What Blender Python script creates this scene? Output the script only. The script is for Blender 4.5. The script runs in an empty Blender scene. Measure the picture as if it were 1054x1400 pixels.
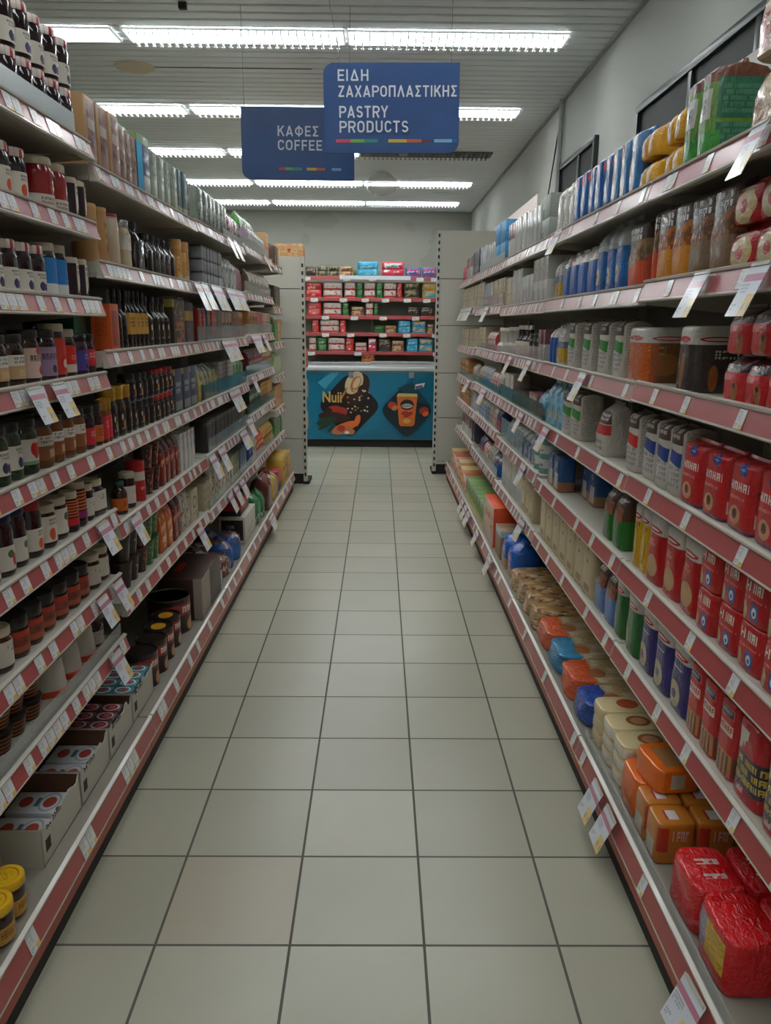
import bpy, bmesh, math, random
from mathutils import Vector, Matrix
random.seed(7)
SC = bpy.context.scene
COL = SC.collection
PI = math.pi

# ------------------------------------------------------------------ camera, world, exposure
cam_data = bpy.data.cameras.new('camera')
cam_data.sensor_fit = 'HORIZONTAL'; cam_data.sensor_width = 36.0; cam_data.lens = 36.566
cam_data.clip_start = 0.05
cam = bpy.data.objects.new('camera', cam_data); COL.objects.link(cam)
cam.location = (0, 0, 1.4985)
cam.rotation_euler = (1.3358976, -0.0088173, -0.0073791)
SC.camera = cam
world = bpy.data.worlds.new('world'); SC.world = world; world.use_nodes = True
world.node_tree.nodes['Background'].inputs[0].default_value = (.8, .85, 1, 1)
world.node_tree.nodes['Background'].inputs[1].default_value = 0.02
SC.view_settings.view_transform = 'Standard'; SC.view_settings.look = 'None'
SC.view_settings.gamma = 1; SC.view_settings.exposure = 1.0
SC.cycles.use_denoising = True
SC.cycles.max_bounces = 8; SC.cycles.diffuse_bounces = 4; SC.cycles.glossy_bounces = 3
SC.cycles.transparent_max_bounces = 12
SC.cycles.sample_clamp_indirect = 3
LAMP = 9.8            # strength of a lit ceiling fitting
LAMP_NEAR = 5.0       # the rows above and behind the camera burn lower

# ------------------------------------------------------------------ materials
def lin(c):
    return tuple((((v/255)/12.92) if v/255 <= .04045 else (((v/255)+.055)/1.055)**2.4) for v in c[:3]) + (1,)
MATS = {}
def mat(name, c, rough=.5, metal=0, coat=0, emit=0, spec=.5):
    if name in MATS: return MATS[name]
    m = bpy.data.materials.new(name); m.use_nodes = True
    b = m.node_tree.nodes['Principled BSDF']
    b.inputs['Base Color'].default_value = lin(c); b.inputs['Roughness'].default_value = rough
    b.inputs['Metallic'].default_value = metal; b.inputs['Coat Weight'].default_value = coat
    b.inputs['Coat Roughness'].default_value = .12
    b.inputs['Specular IOR Level'].default_value = spec
    if emit:
        b.inputs['Emission Color'].default_value = lin(c); b.inputs['Emission Strength'].default_value = emit
    MATS[name] = m
    return m
def clear(name, c, alpha, rough=.08):
    """clear film, glass or acrylic: part see-through, part glossy"""
    if name in MATS: return MATS[name]
    m = mat(name, c, rough, coat=.3)
    nt = m.node_tree; b = nt.nodes['Principled BSDF']; b.inputs['Alpha'].default_value = alpha
    return m
class N:
    """small expression builder over shader math nodes"""
    def __init__(s, nt, sock): s.nt = nt; s.s = sock
    def op(s, o, b=None, c=None):
        n = s.nt.nodes.new('ShaderNodeMath'); n.operation = o
        for i, v in enumerate((s, b, c)):
            if v is None: continue
            if isinstance(v, N): s.nt.links.new(v.s, n.inputs[i])
            else: n.inputs[i].default_value = v
        return N(s.nt, n.outputs[0])
    def __add__(s, b): return s.op('ADD', b)
    def __sub__(s, b): return s.op('SUBTRACT', b)
    def __mul__(s, b): return s.op('MULTIPLY', b)
    def __truediv__(s, b): return s.op('DIVIDE', b)
    def gt(s, b): return s.op('GREATER_THAN', b)
    def lt(s, b): return s.op('LESS_THAN', b)
    def fr(s): return s.op('FRACT')
    def fl(s): return s.op('FLOOR')
    def ab(s): return s.op('ABSOLUTE')
def comb(nt, x, y, z):
    n = nt.nodes.new('ShaderNodeCombineXYZ')
    for i, v in enumerate((x, y, z)):
        if isinstance(v, N): nt.links.new(v.s, n.inputs[i])
        else: n.inputs[i].default_value = v
    return n.outputs[0]
def white(nt, vec):
    n = nt.nodes.new('ShaderNodeTexWhiteNoise'); nt.links.new(vec, n.inputs['Vector']); return N(nt, n.outputs['Value'])
def noise(nt, vec, scale, detail=2):
    n = nt.nodes.new('ShaderNodeTexNoise'); nt.links.new(vec, n.inputs['Vector'])
    n.inputs['Scale'].default_value = scale; n.inputs['Detail'].default_value = detail
    return N(nt, n.outputs['Fac'])
def mixc(nt, fac, a, b):
    n = nt.nodes.new('ShaderNodeMix'); n.data_type = 'RGBA'
    if isinstance(fac, N): nt.links.new(fac.s, n.inputs[0])
    else: n.inputs[0].default_value = fac
    for i, v in ((6, a), (7, b)):
        if isinstance(v, tuple): n.inputs[i].default_value = v
        else: nt.links.new(v, n.inputs[i])
    return n.outputs[2]
def pm(name, base, layers=(), rough=.4, coat=0, metal=0, bump=0):
    """printed packaging: layers are printed over a base colour in the pack's own 0-1 box coordinates.
    layer = (kind, colour, args..., face)   face: 'f' front, 's' sides, 't' top, 'F' front half, '' everywhere"""
    if name in MATS: return MATS[name]
    m = mat(name, base, rough, metal, coat); nt = m.node_tree; bs = nt.nodes['Principled BSDF']
    tc = nt.nodes.new('ShaderNodeTexCoord'); sp = nt.nodes.new('ShaderNodeSeparateXYZ')
    nt.links.new(tc.outputs['Generated'], sp.inputs[0])
    gx, gy, gz = (N(nt, sp.outputs[i]) for i in range(3))
    gen = tc.outputs['Generated']
    colr = lin(base); seed = sum(map(ord, name)) % 97 * 11
    for ly in layers:
        kind, c = ly[0], ly[1]; a = ly[2:-1]; face = ly[-1]
        u, w = gx, gz
        if face == 't': w = gy
        elif face == 's': u = gy
        if kind == 'band': k = w.gt(a[0]) * w.lt(a[1])
        elif kind == 'rect': k = u.gt(a[0]) * u.lt(a[1]) * w.gt(a[2]) * w.lt(a[3])
        elif kind in ('disc', 'ring'):
            dx = (u - a[0]) / a[2]; dz = (w - a[1]) / a[3]; r2 = dx*dx + dz*dz
            k = r2.lt(1)
            if kind == 'ring': k = k * r2.gt(a[4])
        elif kind == 'text':
            # block lettering too small to read: strokes switched on and off at random in each letter cell
            rows = (w - a[2]) * (a[4]/(a[3]-a[2])); rn = rows.fl(); v = (rows.fr() - .2) / .72
            cols = (u - a[0]) * (a[5]*1.35); cn = cols.fl(); f = cols.fr()
            R_ = lambda q, t: white(nt, comb(nt, cn, rn, q + seed)).gt(t)
            ink = f.lt(.26)
            ink = ink.op('MAXIMUM', f.gt(.5) * f.lt(.76) * R_(1.5, .4))
            ink = ink.op('MAXIMUM', v.gt(.74) * f.lt(.76) * R_(2.5, .35))
            ink = ink.op('MAXIMUM', (v - .46).ab().lt(.12) * f.lt(.76) * R_(4.5, .45))
            k = u.gt(a[0]) * u.lt(a[1]) * w.gt(a[2]) * w.lt(a[3]) * v.gt(0) * v.lt(1) * ink * R_(7.5, .1)
        elif kind == 'stripe': k = ((w*a[2]).fr()).gt(.5) * w.gt(a[0]) * w.lt(a[1])
        elif kind == 'vstripe': k = ((u*a[2]).fr()).gt(a[3]) * w.gt(a[0]) * w.lt(a[1])
        elif kind == 'wave':
            nz = noise(nt, comb(nt, u*a[2], gy*a[2], 0), 1)
            lim = nz*a[1] + (a[0] - a[1]*.5)
            k = (w - lim).lt(0)
        elif kind == 'front':
            k = (gy + noise(nt, gen, 7, 1)*.16 - (a[0] + .08)).lt(0)
        elif kind == 'diag': k = (w - u*a[1] - a[0]).lt(0)
        elif kind == 'blot':
            k = u.gt(a[0]) * u.lt(a[1]) * w.gt(a[2]) * w.lt(a[3]) * noise(nt, gen, a[4], 3).gt(a[5])
        elif kind == 'check':
            k = ((gx*a[0]).fl() + (gy*a[0]).fl()).op('MODULO', 2).gt(.5)
        else: raise ValueError(kind)
        if face == 'f': k = k * gy.lt(.2)
        elif face == 'F': k = k * gy.lt(.5)
        elif face == 't': k = k * gz.gt(.93)
        elif face == 's': k = k * (gx - .5).ab().gt(.42)
        colr = mixc(nt, k, colr, lin(c))
    if not isinstance(colr, tuple): nt.links.new(colr, bs.inputs['Base Color'])
    if bump:
        n = nt.nodes.new('ShaderNodeTexNoise'); n.inputs['Scale'].default_value = 7; n.inputs['Detail'].default_value = 4; n.inputs['Distortion'].default_value = 1.2
        nt.links.new(gen, n.inputs['Vector'])
        bp = nt.nodes.new('ShaderNodeBump'); bp.inputs['Strength'].default_value = bump; bp.inputs['Distance'].default_value = .035
        nt.links.new(n.outputs['Fac'], bp.inputs['Height']); nt.links.new(bp.outputs[0], bs.inputs['Normal'])
    return m

# ------------------------------------------------------------------ mesh helpers
class MB:
    def __init__(s): s.bm = bmesh.new(); s.mats = []
    def mi(s, m):
        if m not in s.mats: s.mats.append(m)
        return s.mats.index(m)
    def box(s, x0, x1, y0, y1, z0, z1, m, bev=0):
        r = bmesh.ops.create_cube(s.bm, size=1)
        for v in r['verts']:
            v.co = ((x0+x1)/2 + v.co.x*(x1-x0), (y0+y1)/2 + v.co.y*(y1-y0), (z0+z1)/2 + v.co.z*(z1-z0))
        fs = set(f for v in r['verts'] for f in v.link_faces)
        if bev:
            es = list(set(e for v in r['verts'] for e in v.link_edges))
            q = bmesh.ops.bevel(s.bm, geom=es, offset=bev, segments=2, affect='EDGES', profile=.5)
            fs = set(q['faces']) | set(f for f in fs if f.is_valid)
        i = s.mi(m)
        for f in fs: f.material_index = i
        return s
    def poly(s, pts, m, ext=None):
        """flat polygon; ext = vector to extrude it into a solid"""
        i = s.mi(m)
        vs = [s.bm.verts.new(p) for p in pts]
        if ext is None:
            s.bm.faces.new(vs).material_index = i; return s
        e = Vector(ext); ws = [s.bm.verts.new(Vector(p)+e) for p in pts]
        n = len(vs)
        s.bm.faces.new(vs).material_index = i; s.bm.faces.new(ws[::-1]).material_index = i
        for k in range(n):
            s.bm.faces.new((vs[k], ws[k], ws[(k+1) % n], vs[(k+1) % n])).material_index = i
        return s
    def loft(s, rings, m, seg=24, cx=0, cy=0, wr=0, seed=0, cap=True):
        """rings = (z, half width, half depth, roundness exponent[, material])"""
        rnd = random.Random(seed); prev = None
        ph = [rnd.uniform(0, 6.28) for _ in range(6)]
        for r in rings:
            z, hw, hd, n = r[:4]; mm = r[4] if len(r) > 4 else m
            vs = []
            for k in range(seg):
                t = 2*PI*(k+.5)/seg; c, d = math.cos(t), math.sin(t)
                x = hw*math.copysign(abs(c)**(2/n), c); y = hd*math.copysign(abs(d)**(2/n), d)
                q = 1
                if wr: q = 1 + wr*(math.sin(3*t+ph[0]+z*40)+math.sin(5*t+ph[1]-z*70)*.7+math.sin(2*t+ph[2]+z*110)*.6)
                dz = wr*.06*math.sin(4*t+ph[3]) if wr and r is rings[-1] else 0
                vs.append(s.bm.verts.new((cx+x*q, cy+y*q, z+dz)))
            if prev is None:
                if cap: s.bm.faces.new(vs[::-1]).material_index = s.mi(mm)
            else:
                i = s.mi(mm)
                for k in range(seg):
                    s.bm.faces.new((prev[k], prev[(k+1) % seg], vs[(k+1) % seg], vs[k])).material_index = i
            prev = vs
        if cap: s.bm.faces.new(prev).material_index = s.mi(rings[-1][4] if len(rings[-1]) > 4 else m)
        return s
    def cyl(s, p0, p1, r, m, seg=10):
        p0, p1 = Vector(p0), Vector(p1); d = p1-p0
        q = bmesh.ops.create_cone(s.bm, cap_ends=True, segments=seg, radius1=r, radius2=r, depth=d.length)
        M = Matrix.Translation((p0+p1)/2) @ d.to_track_quat('Z', 'Y').to_matrix().to_4x4()
        bmesh.ops.transform(s.bm, matrix=M, verts=q['verts'])
        i = s.mi(m)
        for f in set(f for v in q['verts'] for f in v.link_faces): f.material_index = i
        return s
    def addmesh(s, me, M, m):
        n0 = len(s.bm.verts); f0 = len(s.bm.faces)
        s.bm.from_mesh(me); s.bm.verts.ensure_lookup_table(); s.bm.faces.ensure_lookup_table()
        bmesh.ops.transform(s.bm, matrix=M, verts=s.bm.verts[n0:])
        i = s.mi(m)
        for f in s.bm.faces[f0:]: f.material_index = i
        return s
    def xf(s, M): bmesh.ops.transform(s.bm, matrix=M, verts=s.bm.verts[:]); return s
    def mesh(s, name, smooth=True, recalc=True):
        if recalc: bmesh.ops.recalc_face_normals(s.bm, faces=s.bm.faces[:])
        me = bpy.data.meshes.new(name); s.bm.to_mesh(me); s.bm.free()
        for m in s.mats: me.materials.append(m)
        if smooth:
            me.polygons.foreach_set('use_smooth', [True]*len(me.polygons)); me.set_sharp_from_angle(angle=math.radians(38))
        return me
def link(name, me, parent=None, loc=(0, 0, 0), rot=(0, 0, 0), label=None):
    o = bpy.data.objects.new(name, me); COL.objects.link(o)
    o.location = loc; o.rotation_euler = rot
    if parent: o.parent = parent
    if label: o['label'] = label
    return o
def tag(o, label, cat, group=None):
    o['label'] = label; o['category'] = cat
    if group: o['group'] = group
    return o
def thing(name, label, cat, loc, rot=(0, 0, 0), group=None):
    return tag(link(name, None, None, loc, rot), label, cat, group)
def struct(name, me): 
    o = link(name, me); o['kind'] = 'structure'; return o
def text_mesh(txt, size, bold=0.0, sx=1.0):
    cu = bpy.data.curves.new('lettering', 'FONT'); cu.body = txt; cu.size = size; cu.offset = bold; cu.resolution_u = 3
    o = bpy.data.objects.new('lettering', cu); COL.objects.link(o)
    dg = bpy.context.evaluated_depsgraph_get(); dg.update()
    me = bpy.data.meshes.new_from_object(o.evaluated_get(dg))
    bpy.data.objects.remove(o)
    me.transform(Matrix.Diagonal((sx, 1, 1, 1)))
    return me

# ------------------------------------------------------------------ room shell
H = 3.05; WX = 1.29; YB = 11.7; YF = -3.0; XL = -4.6
wall_paint = pm('wall_paint', (194, 195, 188), [('blot', (184, 185, 179), 0, 1, 0, 1, 5, .56, '')], .6, bump=.03)
frame_dark = mat('window_frame_dark', (38, 44, 42), .35)
glass_dark = mat('dark_glass', (24, 26, 24), .55, spec=.25)
def floor_material():
    m = mat('floor_tiles', (200, 198, 188), .33); nt = m.node_tree; b = nt.nodes['Principled BSDF']
    tc = nt.nodes.new('ShaderNodeTexCoord'); sp = nt.nodes.new('ShaderNodeSeparateXYZ')
    nt.links.new(tc.outputs['Object'], sp.inputs[0])
    x = (N(nt, sp.outputs[0]) + (.5451+.3333*40)) / .3333; y = (N(nt, sp.outputs[1]) + (-1.6396+.3333*40)) / .3333
    g = ((x.fr()-.5).ab().gt(.4895)).op('MAXIMUM', (y.fr()-.5).ab().gt(.4895))
    tone = white(nt, comb(nt, x.fl(), y.fl(), 0))
    cl = noise(nt, tc.outputs['Object'], 5, 4)
    c1 = mixc(nt, tone, lin((166, 165, 146)), lin((184, 183, 163)))
    c1 = mixc(nt, cl*.5, c1, lin((158, 156, 138)))
    warm = ((x.fl()-40).ab().lt(.5)) * ((y.fl()-40).ab().lt(.5))
    c1 = mixc(nt, warm*.5, c1, lin((168, 154, 134)))
    fine = noise(nt, tc.outputs['Object'], 260, 1)
    c1 = mixc(nt, fine*.22, c1, lin((136, 134, 117)))
    c1 = mixc(nt, g, c1, lin((88, 87, 77)))
    nt.links.new(c1, b.inputs['Base Color'])
    nt.links.new((g*.5+.30).s, b.inputs['Roughness'])
    bp = nt.nodes.new('ShaderNodeBump'); bp.inputs['Strength'].default_value = .35; bp.inputs['Distance'].default_value = .002; bp.invert = True
    nt.links.new(g.s, bp.inputs['Height']); nt.links.new(bp.outputs[0], b.inputs['Normal'])
    return m
struct('floor', MB().box(XL, WX+.1, YF, YB+.1, -.1, 0, floor_material()).mesh('floor', False))
struct('wall_right', MB().box(WX, WX+.1, YF, YB+.1, 0, H, wall_paint).mesh('wall_right', False))
struct('wall_back', MB().box(XL, WX, YB, YB+.1, 0, H, pm('back_wall_paint', (146, 146, 136), [('blot', (139, 139, 129), 0, 1, 0, 1, 4, .56, '')], .65)).mesh('wall_back', False))  # wall colour darkened to stand for the dimmer light at this end
struct('wall_left', MB().box(XL-.1, XL, YF, YB+.1, 0, H, wall_paint).mesh('wall_left', False))
struct('wall_front', MB().box(XL, WX, YF-.1, YF, 0, H, wall_paint).mesh('wall_front', False))
def ceiling_mesh():
    slat = pm('ceiling_slat', (222, 227, 226), [('blot', (206, 211, 210), 0, 1, 0, 1, 9, .55, '')], .3)
    dark = mat('ceiling_gap', (88, 90, 86), .7)
    b = MB(); bm = b.bm; i0 = b.mi(slat); i1 = b.mi(dark)
    y = YF; prev = None; p = .1
    while y < YB:
        prof = [(y, H+.012), (y+.010, H+.012), (y+.013, H+.001), (y+.022, H-.003), (y+p-.010, H-.003), (y+p-.001, H+.002)]
        for q in prof:
            cur = (bm.verts.new((XL, q[0], q[1])), bm.verts.new((WX, q[0], q[1])))
            if prev:
                f = bm.faces.new((prev[0], prev[1], cur[1], cur[0])); f.material_index = i1 if q[0] - y < .0125 else i0
            prev = cur
        y += p
    me = b.mesh('ceiling', False, recalc=False)
    return me
struct('ceiling', ceiling_mesh())
def window(n, y0, y1, z0, z1, mull, pane):
    o = struct('window_%d' % n, MB().box(WX-.03, WX, y0, y1, z1-.035, z1, frame_dark, .003).box(WX-.03, WX, y0, y1, z0, z0+.035, frame_dark, .003)
               .box(WX-.03, WX, y0, y0+.035, z0+.035, z1-.035, frame_dark).box(WX-.03, WX, y1-.035, y1, z0+.035, z1-.035, frame_dark).mesh('window_frame'))
    link('pane', MB().box(WX-.012, WX-.004, y0+.035, y1-.035, z0+.035, z1-.035, pane).mesh('pane', False), o)
    for y in mull: link('mullion', MB().box(WX-.026, WX-.002, y-.02, y+.02, z0+.035, z1-.035, frame_dark, .002).mesh('mullion'), o)
    return o
window(1, 2.0, 4.22, 2.20, 2.555, (2.93, 3.53), glass_dark)
window(2, 5.0, 5.95, 2.25, 2.60, (5.40,), glass_dark)
o = struct('window_3', MB().box(WX-.012, WX, 6.82, 9.2, 2.22, 2.25, wall_paint).box(WX-.012, WX, 6.82, 9.2, 2.55, 2.57, wall_paint).mesh('window_frame'))
link('pane', MB().box(WX-.008, WX-.002, 6.84, 9.18, 2.25, 2.55, mat('frosted_lit_glass', (236, 224, 216), .5, emit=.22)).mesh('pane', False), o)
struct('trim_1', MB().box(WX-.045, WX, 2.0, 3.18, 2.20, 2.40, mat('white_sill', (214, 212, 204), .5), .004).mesh('sill_board'))
struct('trim_2', MB().cyl((WX-.025, 5.98, 2.0), (WX-.025, 5.98, H-.01), .018, mat('conduit', (170, 172, 168), .45)).mesh('conduit'))
struct('trim_3', MB().cyl((WX-.012, 6.0, H-.02), (WX-.03, 6.5, 2.1), .005, mat('cable_black', (35, 35, 35), .5)).mesh('cable'))
struct('trim_4', MB().box(WX-.02, WX, YF, YB, H-.02, H-.004, mat('ceiling_trim', (150, 152, 148), .5)).mesh('edge_trim'))

# ------------------------------------------------------------------ ceiling fittings
white_metal = mat('white_enamel', (216, 217, 212), .35)
tube_on = mat('lit_diffuser', (250, 252, 255), .4, emit=LAMP)
tube_low = mat('low_diffuser', (250, 252, 255), .4, emit=LAMP_NEAR)
tube_off = mat('unlit_diffuser', (120, 122, 120), .5)
lit_frame = mat('frame_added_glow', (226, 232, 230), .4, emit=.12)  # slight glow added to frames and louvres to brighten the ceiling around them
dark_grid = mat('unlit_louvre', (96, 98, 96), .4)
def light_fitting(x0, x1, yc, label, tube, louvre=True, dark=False):
    t = thing('ceiling_light', label, 'ceiling light', ((x0+x1)/2, yc, H-.006), group='fluorescent fittings in the slatted ceiling')
    L = (x1-x0)/2; w = .10; m = dark_grid if dark else lit_frame
    b = MB()
    b.box(-L, L, -w-.006, -w, -.011, 0, m).box(-L, L, w, w+.006, -.011, 0, m).box(-L, -L+.012, -w, w, -.011, 0, m).box(L-.012, L, -w, w, -.011, 0, m)
    link('frame', b.mesh('light_frame', False), t)
    link('diffuser', MB().box(-L+.012, L-.012, -w, w, -.007, -.003, tube).mesh('light_diffuser', False), t)
    if louvre:
        b = MB(); n = int(2*L/.042)
        for k in range(1, n):
            x = -L + 2*L*k/n
            b.poly([(x-.004, -w, -.032), (x+.004, -w, -.032), (x+.004, -w, -.009), (x-.004, -w, -.009)], m, (0, 2*w-.001, 0))
            b.poly([(x-.009, w-.001, -.032), (x+.009, w-.001, -.032), (x, w+.026, -.032)], m, (0, 0, .004))
        link('louvre', b.mesh('light_louvre', False), t)
    return t
ROWS = [4.82, 6.37, 7.85, 9.45, 10.92]
RN = ['row nearest the camera', 'second row back', 'third row back', 'fourth row back', 'row by the back wall']
for i, y in enumerate(ROWS):
    for x0, x1, s in ((-1.41, -.20, 'middle'), (-.19, 1.03, 'right hand')):
        off = (i == 2 and s == 'right hand')
        light_fitting(x0, x1, y, ('unlit' if off else 'lit') + ' louvred ceiling light, %s one of the %s' % (s, RN[i]), tube_off if off else tube_on, True, off)
    if i == 0: light_fitting(-1.94, -1.46, y, 'short lit ceiling light without louvre, left end of the nearest row', tube_on, False)
    else: light_fitting(-2.66, -1.45, y, 'lit louvred ceiling light, left hand one of the %s' % RN[i], tube_on)
for i, y in enumerate((3.27, 1.72, .17, -1.38)):    # the rows above and behind the camera light the near end of the aisle
    for x0, x1, s in ((-2.66, -1.45, 'left hand'), (-1.41, -.20, 'middle'), (-.19, 1.03, 'right hand')):
        light_fitting(x0, x1, y, 'louvred ceiling light, %s one of the %s' % (s, ['row in front of the camera', 'row above the camera', 'first row behind the camera', 'last row behind the camera'][i]), tube_low, True)

# stroke lettering for the signs: letter = (width, list of centre lines); strokes are given thickness when drawn
def arc(cx, cy, rx, ry, a0, a1, n=8): return [(cx + rx*math.cos(math.radians(a0 + (a1-a0)*k/n)), cy + ry*math.sin(math.radians(a0 + (a1-a0)*k/n))) for k in range(n+1)]
BOWL = [(.08, .92), (.34, .92)] + arc(.34, .69, .20, .23, 90, -90) + [(.08, .46)]
ROUND_O = arc(.30, .66, .22, .26, 180, 0) + arc(.30, .34, .22, .26, 0, -180) + [(.08, .66)]
GLYPH = {
 'E': (.50, [[(.08, 0), (.08, 1)], [(.08, .92), (.50, .92)], [(.08, .5), (.45, .5)], [(.08, .08), (.50, .08)]]),
 'F': (.48, [[(.08, 0), (.08, 1)], [(.08, .92), (.49, .92)], [(.08, .49), (.44, .49)]]),
 'I': (.16, [[(.08, 0), (.08, 1)]]), 'H': (.58, [[(.08, 0), (.08, 1)], [(.50, 0), (.50, 1)], [(.08, .5), (.50, .5)]]),
 'Δ': (.66, [[(.09, .08), (.33, .94), (.57, .08), (.09, .08)]]), 'Z': (.54, [[(.04, .92), (.47, .92), (.08, .08), (.51, .08)]]),
 'A': (.62, [[(.06, 0), (.31, .95), (.56, 0)], [(.14, .26), (.48, .26)]]), 'Λ': (.62, [[(.06, 0), (.31, .95), (.56, 0)]]),
 'X': (.58, [[(.06, 0), (.52, 1)], [(.52, 0), (.06, 1)]]), 'P': (.56, [[(.08, 0), (.08, 1)], BOWL]), 'R': (.58, [[(.08, 0), (.08, 1)], BOWL, [(.32, .46), (.52, 0)]]),
 'O': (.60, [ROUND_O]), 'Π': (.60, [[(.08, 0), (.08, 1)], [(.52, 0), (.52, 1)], [(.08, .92), (.52, .92)]]),
 'Σ': (.54, [[(.51, .92), (.09, .92), (.32, .5), (.09, .08), (.51, .08)]]), 'T': (.54, [[(.27, 0), (.27, .92)], [(.01, .92), (.53, .92)]]),
 'K': (.58, [[(.08, 0), (.08, 1)], [(.53, 1), (.12, .42)], [(.26, .58), (.54, 0)]]), 'Φ': (.74, [[(.37, -.03), (.37, 1.03)], arc(.37, .5, .29, .34, 0, 360, 20)]),
 'Y': (.58, [[(.05, 1), (.29, .45), (.53, 1)], [(.29, .45), (.29, 0)]]), 'D': (.58, [[(.08, 0), (.08, 1)], [(.08, .92), (.28, .92)] + arc(.28, .68, .22, .24, 90, 0) + arc(.28, .32, .22, .24, 0, -90) + [(.08, .08)]]),
 'U': (.58, [[(.08, 1), (.08, .3)] + arc(.29, .30, .21, .22, 180, 360) + [(.50, 1)]]), 'C': (.54, [arc(.29, .66, .21, .26, 10, 180) + arc(.29, .34, .21, .26, 180, 350)]),
 'S': (.54, [arc(.27, .70, .19, .22, 20, 180, 8) + arc(.27, .70, .19, .2, 180, 270, 5) + arc(.27, .29, .20, .21, 90, 0, 5) + arc(.27, .30, .20, .22, 0, -160, 8)]),
}
SAME = {'Ε': 'E', 'Ι': 'I', 'Η': 'H', 'Ζ': 'Z', 'Α': 'A', 'Χ': 'X', 'Ρ': 'P', 'Ο': 'O', 'Τ': 'T', 'Κ': 'K'}
def stroke_text(txt, width, height, m, t=.075):
    """one line of lettering as a mesh: x 0..width, z 0..height"""
    b = MB(); x = 0; n = 0; tot = sum(GLYPH[SAME.get(c, c)][0] for c in txt) + .13*(len(txt)-1)
    kx = width/tot
    for c in txt:
        w, strokes = GLYPH[SAME.get(c, c)]
        for st in strokes:
            for i, ((x0, z0), (x1, z1)) in enumerate(zip(st, st[1:])):
                d = Vector(((x1-x0)*kx, (z1-z0)*height)); d.normalize(); nx, nz = -d.y*t*height, d.x*t*height
                n += 1; y = -4e-5*n
                P = [((x+x0)*kx+nx, y, z0*height+nz), ((x+x0)*kx-nx, y, z0*height-nz), ((x+x1)*kx-nx, y, z1*height-nz), ((x+x1)*kx+nx, y, z1*height+nz)]
                b.poly(P, m)
                if i: b.poly([((x+x0)*kx + t*height*math.cos(a*PI/4), y - 2e-5, z0*height + t*height*math.sin(a*PI/4)) for a in range(8)], m)
        x += w + .13
    return b.mesh('lettering', False, recalc=False)

# ------------------------------------------------------------------ gondola shelving
cream = mat('cream_steel', (196, 192, 178), .45)
cream_dk = mat('cream_back_panel', (150, 146, 134), .6)
rail_red = mat('rail_red', (172, 68, 68), .45, coat=1)
rail_red.node_tree.nodes['Principled BSDF'].inputs['Coat Roughness'].default_value = .26
rail_white = mat('rail_bead', (204, 200, 188), .3, coat=.3)
zinc = mat('zinc_deck', (140, 136, 124), .45)
kick_red = mat('kick_red', (184, 84, 58), .4)
toe_dark = mat('toe_dark', (40, 38, 35), .7)
guard_clear = clear('guard_acrylic', (190, 198, 194), .42)
guard_teal = clear('guard_glass', (96, 132, 126), .62)
guard_steel = mat('guard_steel', (176, 180, 176), .28, metal=.7)
ticket_mat = pm('price_ticket', (226, 228, 228), [('text', (176, 178, 186), .1, .6, .4, .9, 4, 6, ''), ('rect', (232, 196, 100), .58, 1, 0, .24, ''), ('text', (140, 140, 150), .08, .45, .08, .28, 2, 4, '')], .3, coat=.4)
card_mat = pm('price_card', (222, 226, 232), [('band', (196, 128, 150), .66, .80, ''), ('text', (150, 156, 178), .06, .5, .42, .62, 3, 12, ''), ('rect', (232, 202, 130), .62, 1, 0, .42, ''), ('text', (130, 130, 146), .66, .95, .08, .26, 1, 6, ''), ('text', (140, 150, 180), .08, .3, .1, .24, 2, 6, '')], .3, coat=.5)
SIDE = {'L': dict(s=-1, f=.84, back=1.27, bl=.772, kick=.787), 'R': dict(s=1, f=.755, back=1.215, bl=.665, kick=.678)}
SHELF_NAMES9 = ['top shelf', 'second shelf', 'third shelf', 'fourth shelf', 'fifth shelf', 'sixth shelf', 'seventh shelf', 'eighth shelf', 'base shelf']
SHELF_NAMES7 = ['top shelf', 'second shelf', 'third shelf', 'fourth shelf', 'fifth shelf', 'sixth shelf', 'base shelf']
BAYS = {
 'L1': (1.15, 2.478, [1.956, 1.735, 1.515, 1.295, 1.072, .858, .640, .425], 'nearest left bay'),
 'L2': (2.482, 3.808, [1.903, 1.628, 1.358, 1.071, .803, .535], 'second left bay'),
 'L3': (3.812, 5.138, [1.910, 1.634, 1.360, 1.073, .805, .520], 'third left bay'),
 'L4': (5.142, 6.448, [1.930, 1.645, 1.372, 1.110, .850, .515], 'fourth left bay'),
 'L5': (6.452, 7.10, [1.912, 1.577, 1.294, 1.026, .749, .511], 'end left bay'),
 'R1': (1.0, 2.348, [1.838, 1.568, 1.282, 1.005, .729, .452], 'nearest right bay'),
 'R2': (2.352, 3.698, [1.838, 1.558, 1.278, 1.000, .730, .455], 'second right bay'),
 'R3': (3.702, 5.048, [1.835, 1.555, 1.276, 1.000, .745, .460], 'third right bay'),
 'R4': (5.052, 6.398, [1.833, 1.570, 1.270, 1.000, .765, .470], 'fourth right bay'),
 'R5': (6.402, 7.72, [1.832, 1.583, 1.256, .985, .760, .490], 'end right bay'),
}
SHELF = {}   # 'L1.2' -> (side sign, front x, deck z, y0, y1, spoken name)
RAIL = {}    # same key -> (front x, rail bottom z, rail height)
rail_pale = mat('rail_sheen_red', (176, 112, 110), .45, coat=1)  # paler red stands in for the sheen on the clear rail cover
rail_pale.node_tree.nodes['Principled BSDF'].inputs['Coat Roughness'].default_value = .26
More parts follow.
